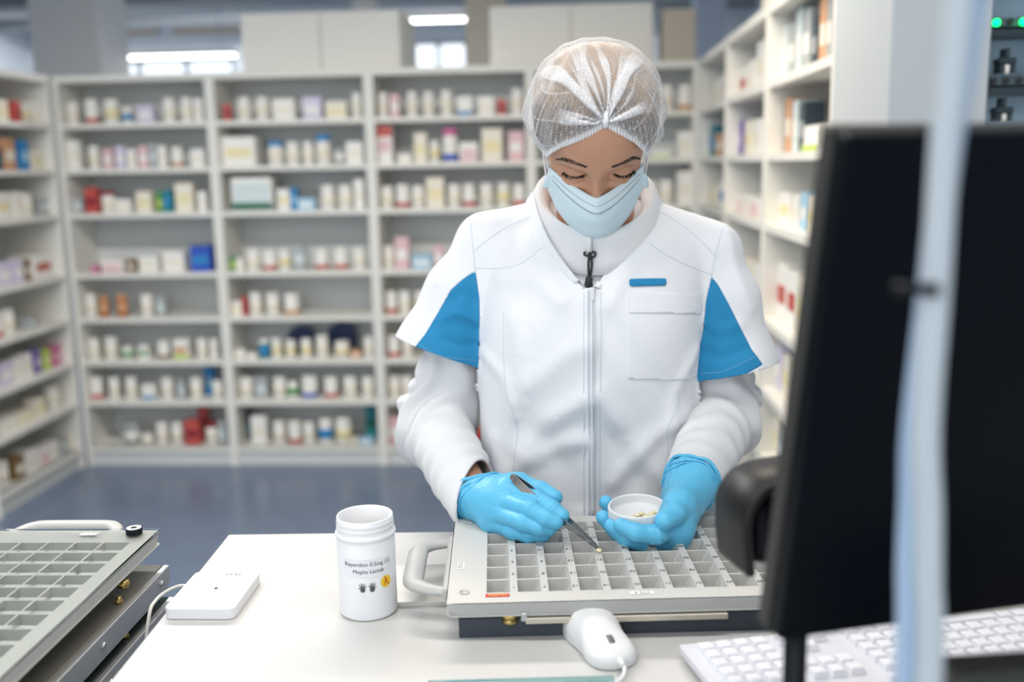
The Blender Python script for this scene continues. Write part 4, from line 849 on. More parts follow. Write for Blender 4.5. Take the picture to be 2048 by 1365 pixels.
for s in (-1, 1):                                                                     # side tabs and ear loops
    e0 = [MR[int(v*(mr-1))][-1 if s > 0 else 0] for v in (.18, .24, .44, .50)]; tb = []
    for q, w_ in zip(e0, (.0005, .004, .0075, .0065)): tb.append((q+np.array([-s*.008, .0035, 0]), q+np.array([s*w_, .0005, -.002])))
    tv = np.array([h2w(p) for ab in tb for p in ab]); tf = np.array([[2*i, 2*i+1, 2*i+3, 2*i+2] for i in range(3)]); o = wlink('side_tab', np_mesh('tab', tv, tf), M_mask, mk); sd = o.modifiers.new('s', 'SOLIDIFY'); sd.thickness = .0012
    lp = [MR[1][-1 if s > 0 else 0]+np.array([-s*.001, .002, -.002]), np.array([s*.0705, .034, .022]), np.array([s*.0715, .018, .034]), np.array([s*.074, -.01, .03])]
    lp2 = [e0[3]+np.array([0, .001, 0]), np.array([s*.071, .03, -.02]), np.array([s*.075, -.012, .0])]
    for q in (lp, lp2): wlink('ear_loop', MB().tube(spline([tuple(h2w(p)) for p in q], 6), .0015, 8).mesh('loop'), M_white, mk)
# ---- hair and hair net
def cap_dir(nth=340, nph=190):
    th = np.linspace(-math.pi, math.pi, nth, endpoint=False); ph = np.linspace(-1.35, math.pi/2-.004, nph); T, Q = np.meshgrid(th, ph); return T, Q
T_, Q_ = cap_dir(); D_ = np.stack([np.sin(T_)*np.cos(Q_), np.cos(T_)*np.cos(Q_), np.sin(Q_)], -1); CC = np.array([0, -.005, .030])
def cap_r(D, grow):
    e = np.stack([np.full(D.shape[:-1], .0755+grow), np.where(D[..., 1] > 0, .100, .0755)+grow*.9, np.full(D.shape[:-1], .0815+grow)], -1); n = 2.25; return 1/(np.abs(D/e)**n).sum(-1)**(1/n)
nr2, nc2 = T_.shape; ii, jj = np.meshgrid(np.arange(nr2-1), np.arange(nc2), indexing='ij'); j2 = (jj+1) % nc2; CF2 = np.stack([ii*nc2+jj, ii*nc2+j2, (ii+1)*nc2+j2, (ii+1)*nc2+jj], -1).reshape(-1, 4)
capT = bvh(h2w((CC+D_*cap_r(D_, .005)[..., None]).reshape(-1, 3)), CF2)
hp_ = []
for x, y in [(1096, 303), (1107, 294), (1125, 284), (1150, 275), (1175, 264), (1195, 253), (1210, 245), (1222, 250), (1245, 262), (1268, 275), (1285, 291), (1292, 303)]:
    q, _ = cast(capT, x, y)
    if q is None: continue
    l = w2h(q)-CC; l /= np.linalg.norm(l); hp_.append((math.atan2(l[0], l[1]), math.asin(l[2])))
    if x == 1210: PIN = w2h(q)
hp_ = sorted(hp_); hT = [-math.pi, -2.4, -1.85]+[h[0] for h in hp_]+[1.85, 2.4, math.pi]; hQ = [-.75, -.62, -.38]+[h[1] for h in hp_]+[-.38, -.62, -.75]
def edge_q(T): return np.interp(T, hT, hQ)
L0 = CC+D_*cap_r(D_, .0105)[..., None]
tuck0 = np.exp(-np.clip(Q_-edge_q(T_), 0, 9)/.07); hairV = (L0-D_*(.0105*tuck0)[..., None]).reshape(-1, 3)
hairV = hairV+D_.reshape(-1, 3)*(.0008*np.sin(hairV[:, :1]*260+3*np.sin(hairV[:, 1:2]*60)))
g_ = (edge_q(T_)+.045+.03*np.sin(T_*9)-Q_).reshape(-1)
def hair_mat():
    M = mat('hair_blonde', (.36, .22, .11), .45); nt = M.node_tree; b = nt.nodes['Principled BSDF']; tc = nt.nodes.new('ShaderNodeTexCoord'); mp = nt.nodes.new('ShaderNodeMapping'); mp.inputs['Scale'].default_value = (520, 70, 70)
    n = nt.nodes.new('ShaderNodeTexNoise'); n.inputs['Scale'].default_value = 1.0; n.inputs['Detail'].default_value = 3; n2 = nt.nodes.new('ShaderNodeTexNoise'); n2.inputs['Scale'].default_value = 28
    cr = nt.nodes.new('ShaderNodeValToRGB'); cr.color_ramp.elements[0].position = .3; cr.color_ramp.elements[0].color = (.09, .055, .03, 1); cr.color_ramp.elements[1].position = .72; cr.color_ramp.elements[1].color = (.46, .30, .165, 1)
    ad = nt.nodes.new('ShaderNodeMath'); ad.operation = 'MULTIPLY_ADD'; ad.inputs[1].default_value = .55
    ml = nt.nodes.new('ShaderNodeMath'); ml.operation = 'MULTIPLY'; ml.inputs[1].default_value = .5
    L = nt.links.new; L(tc.outputs['Object'], mp.inputs['Vector']); L(mp.outputs['Vector'], n.inputs['Vector']); L(tc.outputs['Object'], n2.inputs['Vector']); L(n2.outputs['Fac'], ml.inputs[0]); L(n.outputs['Fac'], ad.inputs[0]); L(ml.outputs[0], ad.inputs[2]); sx_ = nt.nodes.new('ShaderNodeSeparateXYZ'); mz = nt.nodes.new('ShaderNodeMapRange'); mz.inputs[1].default_value = 1.575; mz.inputs[2].default_value = 1.65; mz.inputs[3].default_value = -.20; mz.inputs[4].default_value = .08; a2 = nt.nodes.new('ShaderNodeMath'); a2.operation = 'ADD'; L(tc.outputs['Object'], sx_.inputs[0]); L(sx_.outputs['Z'], mz.inputs[0]); L(ad.outputs[0], a2.inputs[0]); L(mz.outputs[0], a2.inputs[1]); L(a2.outputs[0], cr.inputs[0]); L(cr.outputs[0], b.inputs['Base Color']); return M
pmesh('hair', *[(h2w(a) if i == 0 else a) for i, a in enumerate(clip(hairV, CF2, g_))], hair_mat())
# net: a puffed cap with radiating folds from the knot and pleats along the elastic
capR = cap_r(D_, .0135); LB = CC+D_*capR[..., None]
bulge = .020*np.exp(-(((T_+2.05)/.55)**2+((Q_+.30)/.35)**2))+.012*np.exp(-(((T_-2.0)/.6)**2+((Q_+.25)/.35)**2))+.003*np.exp(-(((Q_-1.0)/.5)**2))+.005*np.exp(-(((np.abs(T_)-1.2)/.6)**2+((Q_-.5)/.5)**2))
pd_ = (PIN-CC)/np.linalg.norm(PIN-CC); ca = np.clip(D_@pd_, -1, 1); ang = np.arccos(ca); ex = np.cross(pd_, [0, 0, 1.]); ex /= np.linalg.norm(ex); ey = np.cross(ex, pd_); psi = np.arctan2(D_@ey, D_@ex)
foldw = np.zeros_like(ang); rim_l = np.zeros_like(ang)
for c0, w0, amp, l0, l1 in ((2.30, .085, 1.0, .02, 1.25), (1.98, .04, .7, .02, 1.3), (1.74, .05, .8, .02, 1.35), (1.46, .04, .8, .02, 1.2), (1.22, .045, .7, .02, 1.1), (.98, .085, 1.0, .02, 1.2), (.70, .03, .5, .03, .6), (2.72, .045, .7, .02, .6), (3.00, .10, 1.0, .02, .62), (.17, .10, 1.0, .02, .60), (.42, .035, .6, .05, .6), (2.12, .02, .6, .05, 1.), (1.60, .02, .6, .05, 1.)):
    wv = w0*(.8+.6*np.sin(np.clip(ang/l1, 0, 1)*math.pi))*(1+.25*np.sin(ang*9+c0*5)); cc = c0+.09*np.sin(ang*3+c0*7); da = (psi-cc+math.pi) % (2*math.pi)-math.pi; fade = np.clip((l1-ang)/(l1*.35), 0, 1)*(ang > l0)
    foldw = np.maximum(foldw, amp*np.exp(-(da/wv)**4)*fade); rim_l = np.maximum(rim_l, np.exp(-((np.abs(da)-wv*.9)/.02)**2)*fade*amp)
knot = np.exp(-(ang/.11)**2)
dq = Q_-edge_q(T_); dz = dq*.1; near = np.exp(-np.clip(dq-.06, 0, 9)/.30)
wob = 2.2*np.sin(psi*3)+1.6*np.sin(ang*6); pleat = (1-np.abs(np.sin(T_*44+wob*.5+dq*1.6*np.sign(T_))))**5*near*(np.abs(T_) > .12)
rid = (1-np.abs(np.sin(T_*30+1.2*np.sin(Q_*3+T_)+dq*3.0*np.sign(T_))))**7*np.exp(-((np.abs(T_)-1.0)/.5)**2)*np.clip(1.25-Q_, 0, 1)
cross = (1-np.abs(np.sin(Q_*9+1.3*np.sin(T_*4)+T_*1.5)))**14*np.exp(-((np.abs(T_)-.9)/.55)**2)
tuck = np.exp(-np.clip(dq, 0, 9)/.07)
capL = LB+D_*(bulge+.0042*foldw+.0015*rim_l+.003*knot+.0020*pleat+.0016*rid+.002*cross+.0022*np.sin(T_*13+3*np.sin(Q_*3))*np.clip(1.2-Q_, 0, 1)-.004*np.exp(-(ang/.16)**2)*(1-foldw)-.010*tuck)[..., None]
alpha = np.clip(.06+.50*foldw+.25*rim_l+.7*knot+.62*pleat+.55*rid+.30*cross+.25*tuck, 0, .96)
capV = capL.reshape(-1, 3); gC = (edge_q(T_)-Q_).reshape(-1)
CV, CFc = clip(capV, CF2, gC)
from mathutils.kdtree import KDTree
def net_mat():
    M = bpy.data.materials.new('hair_net'); M.use_nodes = True; nt = M.node_tree; b = nt.nodes['Principled BSDF']; b.inputs['Base Color'].default_value = (.86, .86, .87, 1); b.inputs['Roughness'].default_value = .8
    at_ = nt.nodes.new('ShaderNodeAttribute'); at_.attribute_name = 'weave'; tc = nt.nodes.new('ShaderNodeTexCoord'); n = nt.nodes.new('ShaderNodeTexNoise'); n.inputs['Scale'].default_value = 800; n.inputs['Detail'].default_value = 6; n.inputs['Roughness'].default_value = .75
    mr_ = nt.nodes.new('ShaderNodeMapRange'); mr_.inputs[1].default_value = .36; mr_.inputs[2].default_value = .64; mr_.inputs[3].default_value = -.18; mr_.inputs[4].default_value = .30
    ad = nt.nodes.new('ShaderNodeMath'); ad.operation = 'ADD'; ad.use_clamp = True; L = nt.links.new
    lw = nt.nodes.new('ShaderNodeLayerWeight'); lw.inputs[0].default_value = .30; lm_ = nt.nodes.new('ShaderNodeMath'); lm_.operation = 'MULTIPLY_ADD'; lm_.inputs[1].default_value = .50; L(lw.outputs['Facing'], lm_.inputs[0]); L(at_.outputs['Fac'], lm_.inputs[2]); L(tc.outputs['Object'], n.inputs['Vector']); L(n.outputs['Fac'], mr_.inputs[0]); L(mr_.outputs[0], ad.inputs[0]); L(lm_.outputs[0], ad.inputs[1]); L(ad.outputs[0], b.inputs['Alpha']); return M
def net_obj(name, V, F, A, parent=None):
    o = pmesh(name, V, F, net_mat() if 'hair_net' not in bpy.data.materials else bpy.data.materials['hair_net'], parent); a = o.data.attributes.new('weave', 'FLOAT', 'POINT'); a.data.foreach_set('value', np.asarray(A, np.float32)); return o
# carry alpha through the clip
CA_V, _ = clip(np.concatenate([capV, alpha.reshape(-1, 1)], 1), CF2, gC)
net = net_obj('hair_net', h2w(CV), CFc, CA_V[:, 3])
# ruffled elastic edge
th = np.linspace(-2.6, 2.6, 900); rim = []
for t in th:
    q = edge_q(t); d = np.array([math.sin(t)*math.cos(q), math.cos(t)*math.cos(q), math.sin(q)]); rim.append((CC+d*cap_r(d, .0035), d))
rv, ra, rf = [], [], []
for k, (t, (p, d)) in enumerate(zip(th, rim)):
    zig = math.sin(k*.88); up = np.array([0, -.25, 1.]); 
    for s, w_ in ((0, -.0002), (1, .0040), (2, .0085)):
        rv.append(p+d*(.0022+.0014*zig*(1 if s != 1 else .5)+.0006)+(up*(w_-.0070))); ra.append(.48+.35*max(0, zig)+(.25 if s == 1 else 0))
    if k:
        for s in range(2): b = 3*k+s; rf.append([b-3, b, b+1, b-2])
net_obj('elastic_band', h2w(np.array(rv)), np.array(rf), ra, net)
pdir = (PIN-CC)/np.linalg.norm(PIN-CC); upl = np.array([0, -.5, .8])
kv = MB().tube([tuple(h2w(PIN+pdir*a_+upl*b_+np.array([c_, 0, 0]))) for a_, b_, c_ in ((.003, -.007, .0005), (.006, -.003, 0), (.0075, .002, 0), (.0065, .008, .0005), (.004, .016, .001))], [.0018, .0034, .0042, .0034, .001], 12).mesh('knot'); wlink('knot', kv, mat('net_white', (.82, .82, .83), .8), net)
# ---- white fleece: sleeves, collar and the piece in the neck opening
def armtube(P, s, e, w, r0, r1, r2): return chain(P, [s, e, w], [r0, r1, r2], .02)
def fleece_sleeve(s, e, w, cut, cutn, r=(.050, .0525, .040)):
    ax = (w-e)/np.linalg.norm(w-e); w2 = w+ax*.02
    f = lambda P: chain(P, [s, e, w2], r, .03)
    lo = np.minimum(np.minimum(s, e), w2)-.075; hi = np.maximum(np.maximum(s, e), w2)+.075
    V, F = iso(f, lo, hi, .004, 2); n, _ = grad(f, V); ua = (e-s)/np.linalg.norm(e-s); Lu, Lf = np.linalg.norm(e-s), np.linalg.norm(w2-e)
    tu = (V-s)@ua; tf = (V-e)@ax; sA = np.where(tf > 0, Lu+tf, np.minimum(tu, Lu)); q = fnoise(V, 55, 5)
    env = np.exp(-((sA-Lu-.005)/.055)**2)+.35*np.exp(-((sA-Lu-.14)/.05)**2)+.3*np.exp(-((sA-Lu+.11)/.05)**2)
    V = V+n*(env*.0066*np.sin(sA*2*math.pi/.034+3.2*q+(V@np.array([40., 25., 0])))+.0020*fnoise(V, 38, 8)+.0022*fnoise(V, 90, 3)*.6)[:, None]
    cn_ = np.array(cutn); cn_ = cn_/np.linalg.norm(cn_); g = np.where(tf > .05, (V-w)@cn_-cut, -1.); V, F = clip(V, F, g); return V, F
fl = [fleece_sleeve(sL, eL, wL, -.004, (.95, -.38, .02), (.050, .0535, .0385)), fleece_sleeve(sR, eR, wR, -.010, (-.45, -.75, -.45), (.050, .0525, .0385))]
th = np.linspace(0, 2*math.pi, 97); prof = [(.014, -.055), (.011, -.035), (.0085, -.018), (.0070, -.006), (.0045, -.001), (.0, .001), (-.005, -.002), (-.008, -.010), (-.009, -.03), (-.008, -.06)]
cv, cf = [], []
for i, t in enumerate(th[:-1]):
    x, y = math.sin(t), -math.cos(t); fr = max(0, math.cos(t))
    for o_, dz in prof:
        R = 1+o_/.078; k = 1.0; px_ = .0385+x*.0815*R; py_ = 1.482+y*(.083)*R; zt = 1.4365+(1.482+y*.083-1.399)*.60-.004+.006*abs(x)**2
        lean = .25 if dz < -.004 and o_ > 0 else .12
        pz = zt+dz*1.0; py_ += dz*(-.35)*(1 if y > 0 else .15)
        cv.append((px_, py_+.0, pz))
k_ = len(prof)
for i in range(96):
    for j in range(k_-1): a = i*k_+j; b = ((i+1) % 96)*k_+j; cf.append([a, a+1, b+1, b])
cv = np.array(cv); cf = np.array(cf); cn = vnormals(cv, cf); cv = cv+cn*(.0012*fnoise(cv, 70, 4))[:, None]; fl.append((cv, np.concatenate([cf[:, [0, 1, 2]], cf[:, [0, 2, 3]]])))
TV, TF = iso(lambda P: torso(P, -.0055), (-.19, 1.34, 1.28), (.26, 1.64, 1.53), .005, 2); pj = proj(TV); vreg = [(1050, 360), (1064, 460), (1105, 540), (1165, 610), (1200, 610), (1255, 530), (1300, 470), (1330, 380), (1300, 330), (1080, 330)]
g = np.where(TV[:, 1] < 1.52, polyd(pj, vreg), 50.); fl.append(clip(TV, TF, g))
off = 0; av, af = [], []
for V, F in fl: av.append(V); af.append(F+off); off += len(V)
fo = pmesh('fleece_pullover', np.concatenate(av), np.concatenate(af), M_fleece); sd = fo.modifiers.new('s', 'SOLIDIFY'); sd.thickness = .0035; sd.offset = -1
# ---- smock
hemL = [at(976, 492, 1.492), at(926, 590, 1.485), at(880, 706, 1.475), at(868, 735, 1.472)]; hemR = [at(1417, 512, 1.492), at(1440, 600, 1.485), at(1466, 738, 1.475), at(1470, 765, 1.472)]
def smock_f(P):
    d = torso(P)
    for ch, rr in ((hemL, [.043, .055, .0665, .0685]), (hemR, [.041, .0530, .0620, .0635])): d = smin(d, chain(P, ch, rr, .02), .018)
    return d
SV, SF = iso(smock_f, (-.32, 1.32, .77), (.36, 1.66, 1.52), .0042, 2); SN, _ = grad(smock_f, SV)
treeS = bvh(SV, SF)
front = SV[:, 1] < 1.49
disp = .0022*fnoise(SV, 26, 1)+.0013*fnoise(SV, 60, 2)
def fold(pts, amp, w):
    global disp
    L = cast_line(treeS, pts, 8)
    if len(L) > 1: disp = disp+amp*np.exp(-(polydist(SV, L)/w)**2)*front
FOLDS = [([(1168, 800), (1100, 842), (1046, 905)], .007, .016), ([(1198, 790), (1240, 850), (1285, 920), (1330, 960)], .007, .016), ([(1015, 950), (1090, 905), (1165, 880)], .006, .014), ([(1365, 830), (1300, 880), (1230, 965)], .006, .014),
         ([(1175, 690), (1120, 720), (1060, 770)], .004, .016), ([(1195, 640), (1260, 700), (1330, 790)], -.004, .02), ([(1080, 870), (1130, 930), (1150, 1000)], -.007, .022), ([(1240, 880), (1260, 940), (1220, 1010)], -.006, .022), ([(1030, 640), (1045, 720), (1040, 800)], .004, .014),
         ([(965, 700), (1010, 760), (1030, 830)], .004, .010), ([(1390, 700), (1350, 790), (1345, 850)], .004, .010), ([(1120, 610), (1075, 560), (1010, 556)], .004, .014), ([(1215, 610), (1262, 530), (1330, 490)], .004, .014), ([(1060, 470), (1100, 540), (1120, 600)], .003, .010),
         ([(955, 640), (915, 625), (880, 640)], .005, .008), ([(957, 690), (920, 690), (890, 680)], -.004, .008), ([(950, 600), (930, 585), (905, 600)], -.003, .008), ([(1405, 640), (1440, 660), (1480, 650)], .003, .009), ([(1400, 700), (1440, 715), (1490, 700)], -.003, .009), ([(940, 450), (925, 500), (880, 560)], .003, .01), ([(1455, 470), (1470, 540), (1500, 620)], .003, .01),
         ([(990, 880), (1000, 960), (990, 1030)], .005, .014), ([(1375, 880), (1360, 950), (1375, 1020)], .005, .014), ([(1188, 580), (1184, 760), (1184, 1030)], .0035, .009)]
for f_ in FOLDS: fold(*f_)
SV = SV+SN*disp[:, None]
# hems, neck opening
def hemcut(V, ch, p_in, p_out):
    a, b = at(*p_in, 1.43), at(*p_out, 1.49); ax = ch[2]-ch[1]; ax /= np.linalg.norm(ax); t = b-a; t /= np.linalg.norm(t); n = ax-t*(ax@t); n /= np.linalg.norm(n); return (V-(a+b)/2)@n
cL, cR = SV[:, 0] < -.02, SV[:, 0] > .09
g = np.full(len(SV), -1.); 
dL = chain(SV, hemL, [.075, .08, .09, .09]); dR = chain(SV, hemR, [.075, .08, .085, .085])
armL = (SV[:, 0] < -.137) ; armR = SV[:, 0] > .186
gl = hemcut(SV, hemL, (958, 737), (800, 672)); gr_ = hemcut(SV, hemR, (1394, 764), (1536, 722))
g = np.where(armL & (SV[:, 2] < 1.34) & (SV[:, 2] > 1.12), gl, g); g = np.where(armR & (SV[:, 2] < 1.33) & (SV[:, 2] > 1.11), gr_, g)
vneck = [(1030, 300), (1062, 380), (1072, 440), (1098, 500), (1130, 540), (1166, 576), (1190, 578), (1212, 545), (1245, 500), (1288, 445), (1318, 380), (1340, 300)]
pj = proj(SV); gn = np.where(SV[:, 1] < 1.52, -polyd(pj, vneck)/1400., -1.); nb = .083-np.sqrt(((SV[:, 0]-.038)/1.0)**2+((SV[:, 1]-1.49)/1.05)**2); gn2 = np.where(SV[:, 2] > 1.44, nb, -1.)
g = np.maximum(np.maximum(g, gn), gn2)
SV, SF = clip(SV, SF, g)
pj = proj(SV); frontY = SV[:, 1]-1.488
panL = [(951, 543), (930, 556), (902, 580), (876, 628), (852, 668), (825, 703), (870, 728), (915, 738), (957, 740), (960, 690), (960, 600)]
panR = [(1423, 553), (1437, 572), (1458, 610), (1480, 655), (1503, 700), (1525, 730), (1490, 750), (1440, 763), (1394, 765), (1390, 735), (1405, 660), (1412, 600)]
gp = np.minimum(np.where(SV[:, 0] < 0, polyd(pj, panL), 99.), np.where(SV[:, 0] > .1, polyd(pj, panR), 99.))/1400.; gp = np.where(SV[:, 1] < 1.535, np.maximum(gp, frontY-.03), .1)
white = clip(SV, SF, -gp); blue = clip(SV, SF, gp)
sm = pmesh('smock', *white, M_smock); sd = sm.modifiers.new('s', 'SOLIDIFY'); sd.thickness = .0016; sd.offset = 1
for sgn in (-1, 1):
    c = blue[0][blue[1]].mean(1)[:, 0]; F = blue[1][c < 0] if sgn < 0 else blue[1][c > 0]; u, inv = np.unique(F, return_inverse=True)
    o = wlink('sleeve_panel', np_mesh('sleeve_panel', blue[0][u], inv.reshape(-1, 3)), M_blue, sm); sd = o.modifiers.new('s', 'SOLIDIFY'); sd.thickness = .0014; sd.offset = 1
smT = bvh(SV, SF)
def patch(name, poly, lift, m_, parent=sm, th=.0012):
    n = vnormals(SV, SF); g = np.where(SV[:, 1] < 1.49, polyd(pj, poly), 99.)/1400.; V, F = clip(np.concatenate([SV+n*lift], 1), SF, g); o = wlink(name, np_mesh(name, V, F), m_, parent); sd = o.modifiers.new('s', 'SOLIDIFY'); sd.thickness = th; sd.offset = 1; return o
pk = patch('chest_pocket', [(1256, 586), (1402, 588), (1396, 700), (1391, 752), (1378, 760), (1255, 758)], .0016, M_smock); patch('pocket_hem', [(1256, 586), (1402, 588), (1399, 628), (1256, 626)], .0028, M_smock, pk); patch('name_tab', [(1257, 559), (1330, 558), (1331, 572), (1258, 574)], .0024, M_blue)
def seam(pts, r=.0007, m_=M_seam, lift=.0016, name='seam', parent=sm):
    L = cast_line(smT, pts, 10, lift)
    if len(L) > 2: wlink(name, MB().tube(L, r, 6).mesh('seam'), m_, parent)
for s_ in ([(1060, 436), (1022, 452), (985, 474), (950, 502)], [(953, 537), (1000, 538), (1040, 530), (1075, 505), (1095, 488)], [(1306, 420), (1345, 440), (1395, 478), (1432, 514)], [(1300, 490), (1340, 516), (1380, 535), (1422, 550)],
           [(941, 442), (947, 500), (951, 545)], [(1446, 456), (1430, 510), (1423, 553)], [(1008, 620), (1011, 760), (1034, 850), (1034, 890), (1026, 960), (1024, 1025)], [(1356, 780), (1350, 820), (1334, 865), (1338, 930), (1345, 1010)],
           [(1168, 585), (1168, 760), (1169, 1030)], [(1202, 585), (1200, 760), (1199, 1030)]): seam(s_)
for s_ in ([(836, 688), (880, 712), (952, 722)], [(1400, 748), (1450, 742), (1514, 712)]): seam(s_, .0005, mat('stitch_blue', (.16, .42, .62), .7))
zl = cast_line(smT, [(1184, 580), (1183, 700), (1184, 860), (1185, 1034)], 10, .0028)
zp = wlink('zip', MB().tube(zl, .0022, 8, flat=1).mesh('zip'), mat('zip_white', (.74, .77, .80), .35), sm)
for dx in (-.0045, .0045): wlink('zip_tape', MB().tube(zl+np.array([dx, .0008, 0]), .0009, 6).mesh('tape'), M_seam, zp)
p0, _ = cast(smT, 1184, 592); wlink('zip_slider', MB().box(-.0035, .0035, -.003, .003, -.006, .012, .001).xf(Matrix.Translation(Vector(p0)+Vector((0, -.004, 0)))).mesh('slider'), M_white, zp); p1, _ = cast(smT, 1184, 580); wlink('zip_hook', MB().tube(spline([tuple(p1+np.array(q)) for q in ((.002, -.006, .006), (.004, -.007, .0), (.001, -.007, -.006), (-.003, -.006, -.002))], 5), .0008, 6).mesh('hook'), M_steel, zp)
# stand collar of the smock along the neck opening
def collar_strip():
    e = [(1174, 578), (1150, 560), (1122, 528), (1095, 490), (1078, 450), (1066, 405)]; e2 = [(1188, 578), (1206, 548), (1238, 505), (1272, 462), (1300, 420), (1318, 392)]
    out = []
    for ed, sx in ((e, -1), (e2, 1)):
        L = cast_line(smT, [(x+sx*3, y) for x, y in ed], 8, .001)
        if len(L) < 3: continue
        n = len(L); V, F = [], []
        for i, p in enumerate(L):
            t = i/(n-1); hgt = .004+.018*min(1, t*1.3); out_ = np.array([sx*-.15, -.55, .8]); out_ /= np.linalg.norm(out_)
            rows = [p+np.array([sx*.010, .003, -.002]), p+np.array([sx*.004, -.002, 0])+out_*hgt*.5, p+out_*hgt+np.array([0, .002*t, 0]), p+np.array([-sx*.003, .003, 0])+out_*hgt*.55, p+np.array([-sx*.004, .006, -.004])]
            V += rows
            if i:
                for k in range(4): b = i*5+k; F.append([b-5, b-4, b+1, b])
        V = np.array(V); V = V+(.0008*fnoise(V, 160, 6))[:, None]*np.array([0, -1, .5]); o = wlink('collar', np_mesh('collar', V, np.array(F)), M_smock, sm); ss = o.modifiers.new('u', 'SUBSURF'); ss.levels = ss.render_levels = 1
collar_strip()
# fleece zip with black cord
fT = bvh(np.concatenate(av), np.concatenate(af)); fz = cast_line(fT, [(1179, 476), (1180, 500), (1181, 540), (1183, 572)], 6, .002); zf = wlink('neck_zip', MB().tube(fz, .0025, 8).mesh('z'), mat('zip_white', (.74, .77, .80), .35), fo)
def dp(x, y, lift):
    p, n = cast(fT, x, y); return p+np.array([0, -lift, 0])
wlink('zip_slider', MB().tube([dp(1179, 472, .006), dp(1179, 484, .007), dp(1178, 504, .007)], [.004, .0035, .0045], 8).mesh('sl'), M_white, zf)
c0 = dp(1180, 508, .008); kn = [(-.007, 0, .004), (-.008, 0, .0), (-.003, -.001, -.002), (.003, 0, .003), (.007, 0, .002), (.006, 0, -.003), (0, -.001, -.004), (-.001, -.002, .003), (.002, -.001, -.006)]
cd = MB().tube(spline([tuple(c0+np.array(q)) for q in kn], 5), .0016, 8); cd.tube(spline([c0+np.array([-.0015, 0, -.004]), dp(1178, 530, .007)+np.array([-.001, 0, 0]), dp(1178, 556, .007)], 5), .0016, 8); cd.tube(spline([c0+np.array([.0015, 0, -.004]), dp(1182, 530, .007)+np.array([.001, 0, 0]), dp(1180, 556, .007)], 5), .0016, 8)
wlink('pull_cord', cd.mesh('cord'), M_cord, zf); b_ = dp(1178, 556, .008); wlink('cord_end', MB().tube([b_+np.array([0, 0, .004]), b_, b_+np.array([-.001, 0, -.010]), b_+np.array([-.001, 0, -.013])], [.0025, .0050, .0058, .003], 12).mesh('end'), M_cord, zf)
# ---- trousers and shoes (behind the counter)
def trou(P):
    d = loft(P, [.66, .78, .88, .98], [.027]*4, [1.50]*4, [.150, .165, .160, .150], [.115, .118, .112, .108], 2.4)
    for x in (-.065, .118): d = smin(d, chain(P, [(x, 1.50, .80), (x, 1.49, .46), (x, 1.51, .09)], [.088, .070, .062], .02), .03)
    return np.maximum(d, .07-P[..., 2])
pmesh('trousers', *iso(trou, (-.2, 1.34, .06), (.26, 1.66, .99), .009, 2), M_trous)
for x in (-.065, .118): pmesh('shoe', *iso(lambda P: np.maximum(smin(ell(P, (x, 1.44, .03), (.045, .12, .05)), ell(P, (x, 1.51, .06), (.038, .05, .06)), .02), .001-P[..., 2]), (x-.06, 1.30, -.01), (x+.06, 1.6, .13), .006, 2), M_shoe)
# ---- gloved hands
def glove(fingers, palm, wrist, elbow, cut, flare=.0, palm_k=.007, creases=()):
    ax = (elbow-wrist)/np.linalg.norm(elbow-wrist)
    def base(P):
        d = None
        for a, b, ra, rb in palm: s = seg(P, a, b, ra, rb); d = s if d is None else smin(d, s, .020)
        d = smin(d, seg(P, wrist, wrist+ax*.045, .0290, .0315+flare), .018); return d
    def f(P):
        pb = base(P); d = pb
        for pts, rr in fingers: d = np.minimum(d, smin(pb, chain(P, pts, rr, .004), palm_k))
        return d
    allp = np.concatenate([np.array([p for pts, _ in fingers for p in pts]), [wrist, wrist+ax*.05]]); lo, hi = allp.min(0)-.045, allp.max(0)+.045
    V, F = iso(f, lo, hi, .0017, 1); n, _ = grad(f, V)
    tw = (V-wrist)@ax; wr = np.exp(-((tw-.008)/.014)**2); dsp = .0009*fnoise(V, 120, 3)*.8+.0005*fnoise(V, 300, 4)+wr*.0022*np.sin(tw*2*math.pi/.0075+2.5*fnoise(V, 70, 9))
    dsp = dsp+.0004*np.sin((V@np.array([420., -260., 300.]))+4*fnoise(V, 90, 12))*np.clip(fnoise(V, 60, 13)*2, 0, 1)
    for c, axd, w_, amp in creases: dsp = dsp+amp*np.sin(((V-c)@axd)*2*math.pi/w_+1.5*fnoise(V, 160, 2))*np.exp(-(np.linalg.norm(V-c, axis=1)/.016)**2)
    V = V+n*dsp[:, None]; return clip(V, F, tw-cut), f, ax
def J(*a): return [at(x, y, Y) for x, y, Y in a]
# viewer's left hand: holds the tweezers like a pen
A_i = J((1018, 980, 1.238), (1072, 1000, 1.203), (1104, 1018, 1.188), (1124, 1032, 1.181)); A_m = J((1006, 1004, 1.226), (1062, 1020, 1.182), (1092, 1037, 1.172), (1112, 1045, 1.170)); A_r = J((994, 1026, 1.224), (1046, 1046, 1.178), (1078, 1055, 1.174), (1099, 1058, 1.176)); A_p = J((986, 1044, 1.234), (1024, 1064, 1.196), (1056, 1071, 1.188), (1088, 1070, 1.190))
A_t = J((985, 975, 1.268), (1040, 968, 1.250), (1082, 981, 1.228), (1110, 996, 1.213))
wA = wL+(eL-wL)*.01
fA = [(A_i, [.0135, .0118, .0108, .0096]), (A_m, [.0132, .0112, .0104, .0092]), (A_r, [.0125, .0106, .0100, .0088]), (A_p, [.0118, .0100, .0094, .0086]), (A_t, [.0150, .0125, .0114, .0100])]
palA = [(wA, A_i[0], .023, .0140), (wA, A_m[0], .023, .0142), (wA, A_r[0], .023, .0138), (wA, A_p[0], .021, .0125), (A_i[0], A_p[0], .0125, .0120), (wA, A_t[1], .021, .0125)]
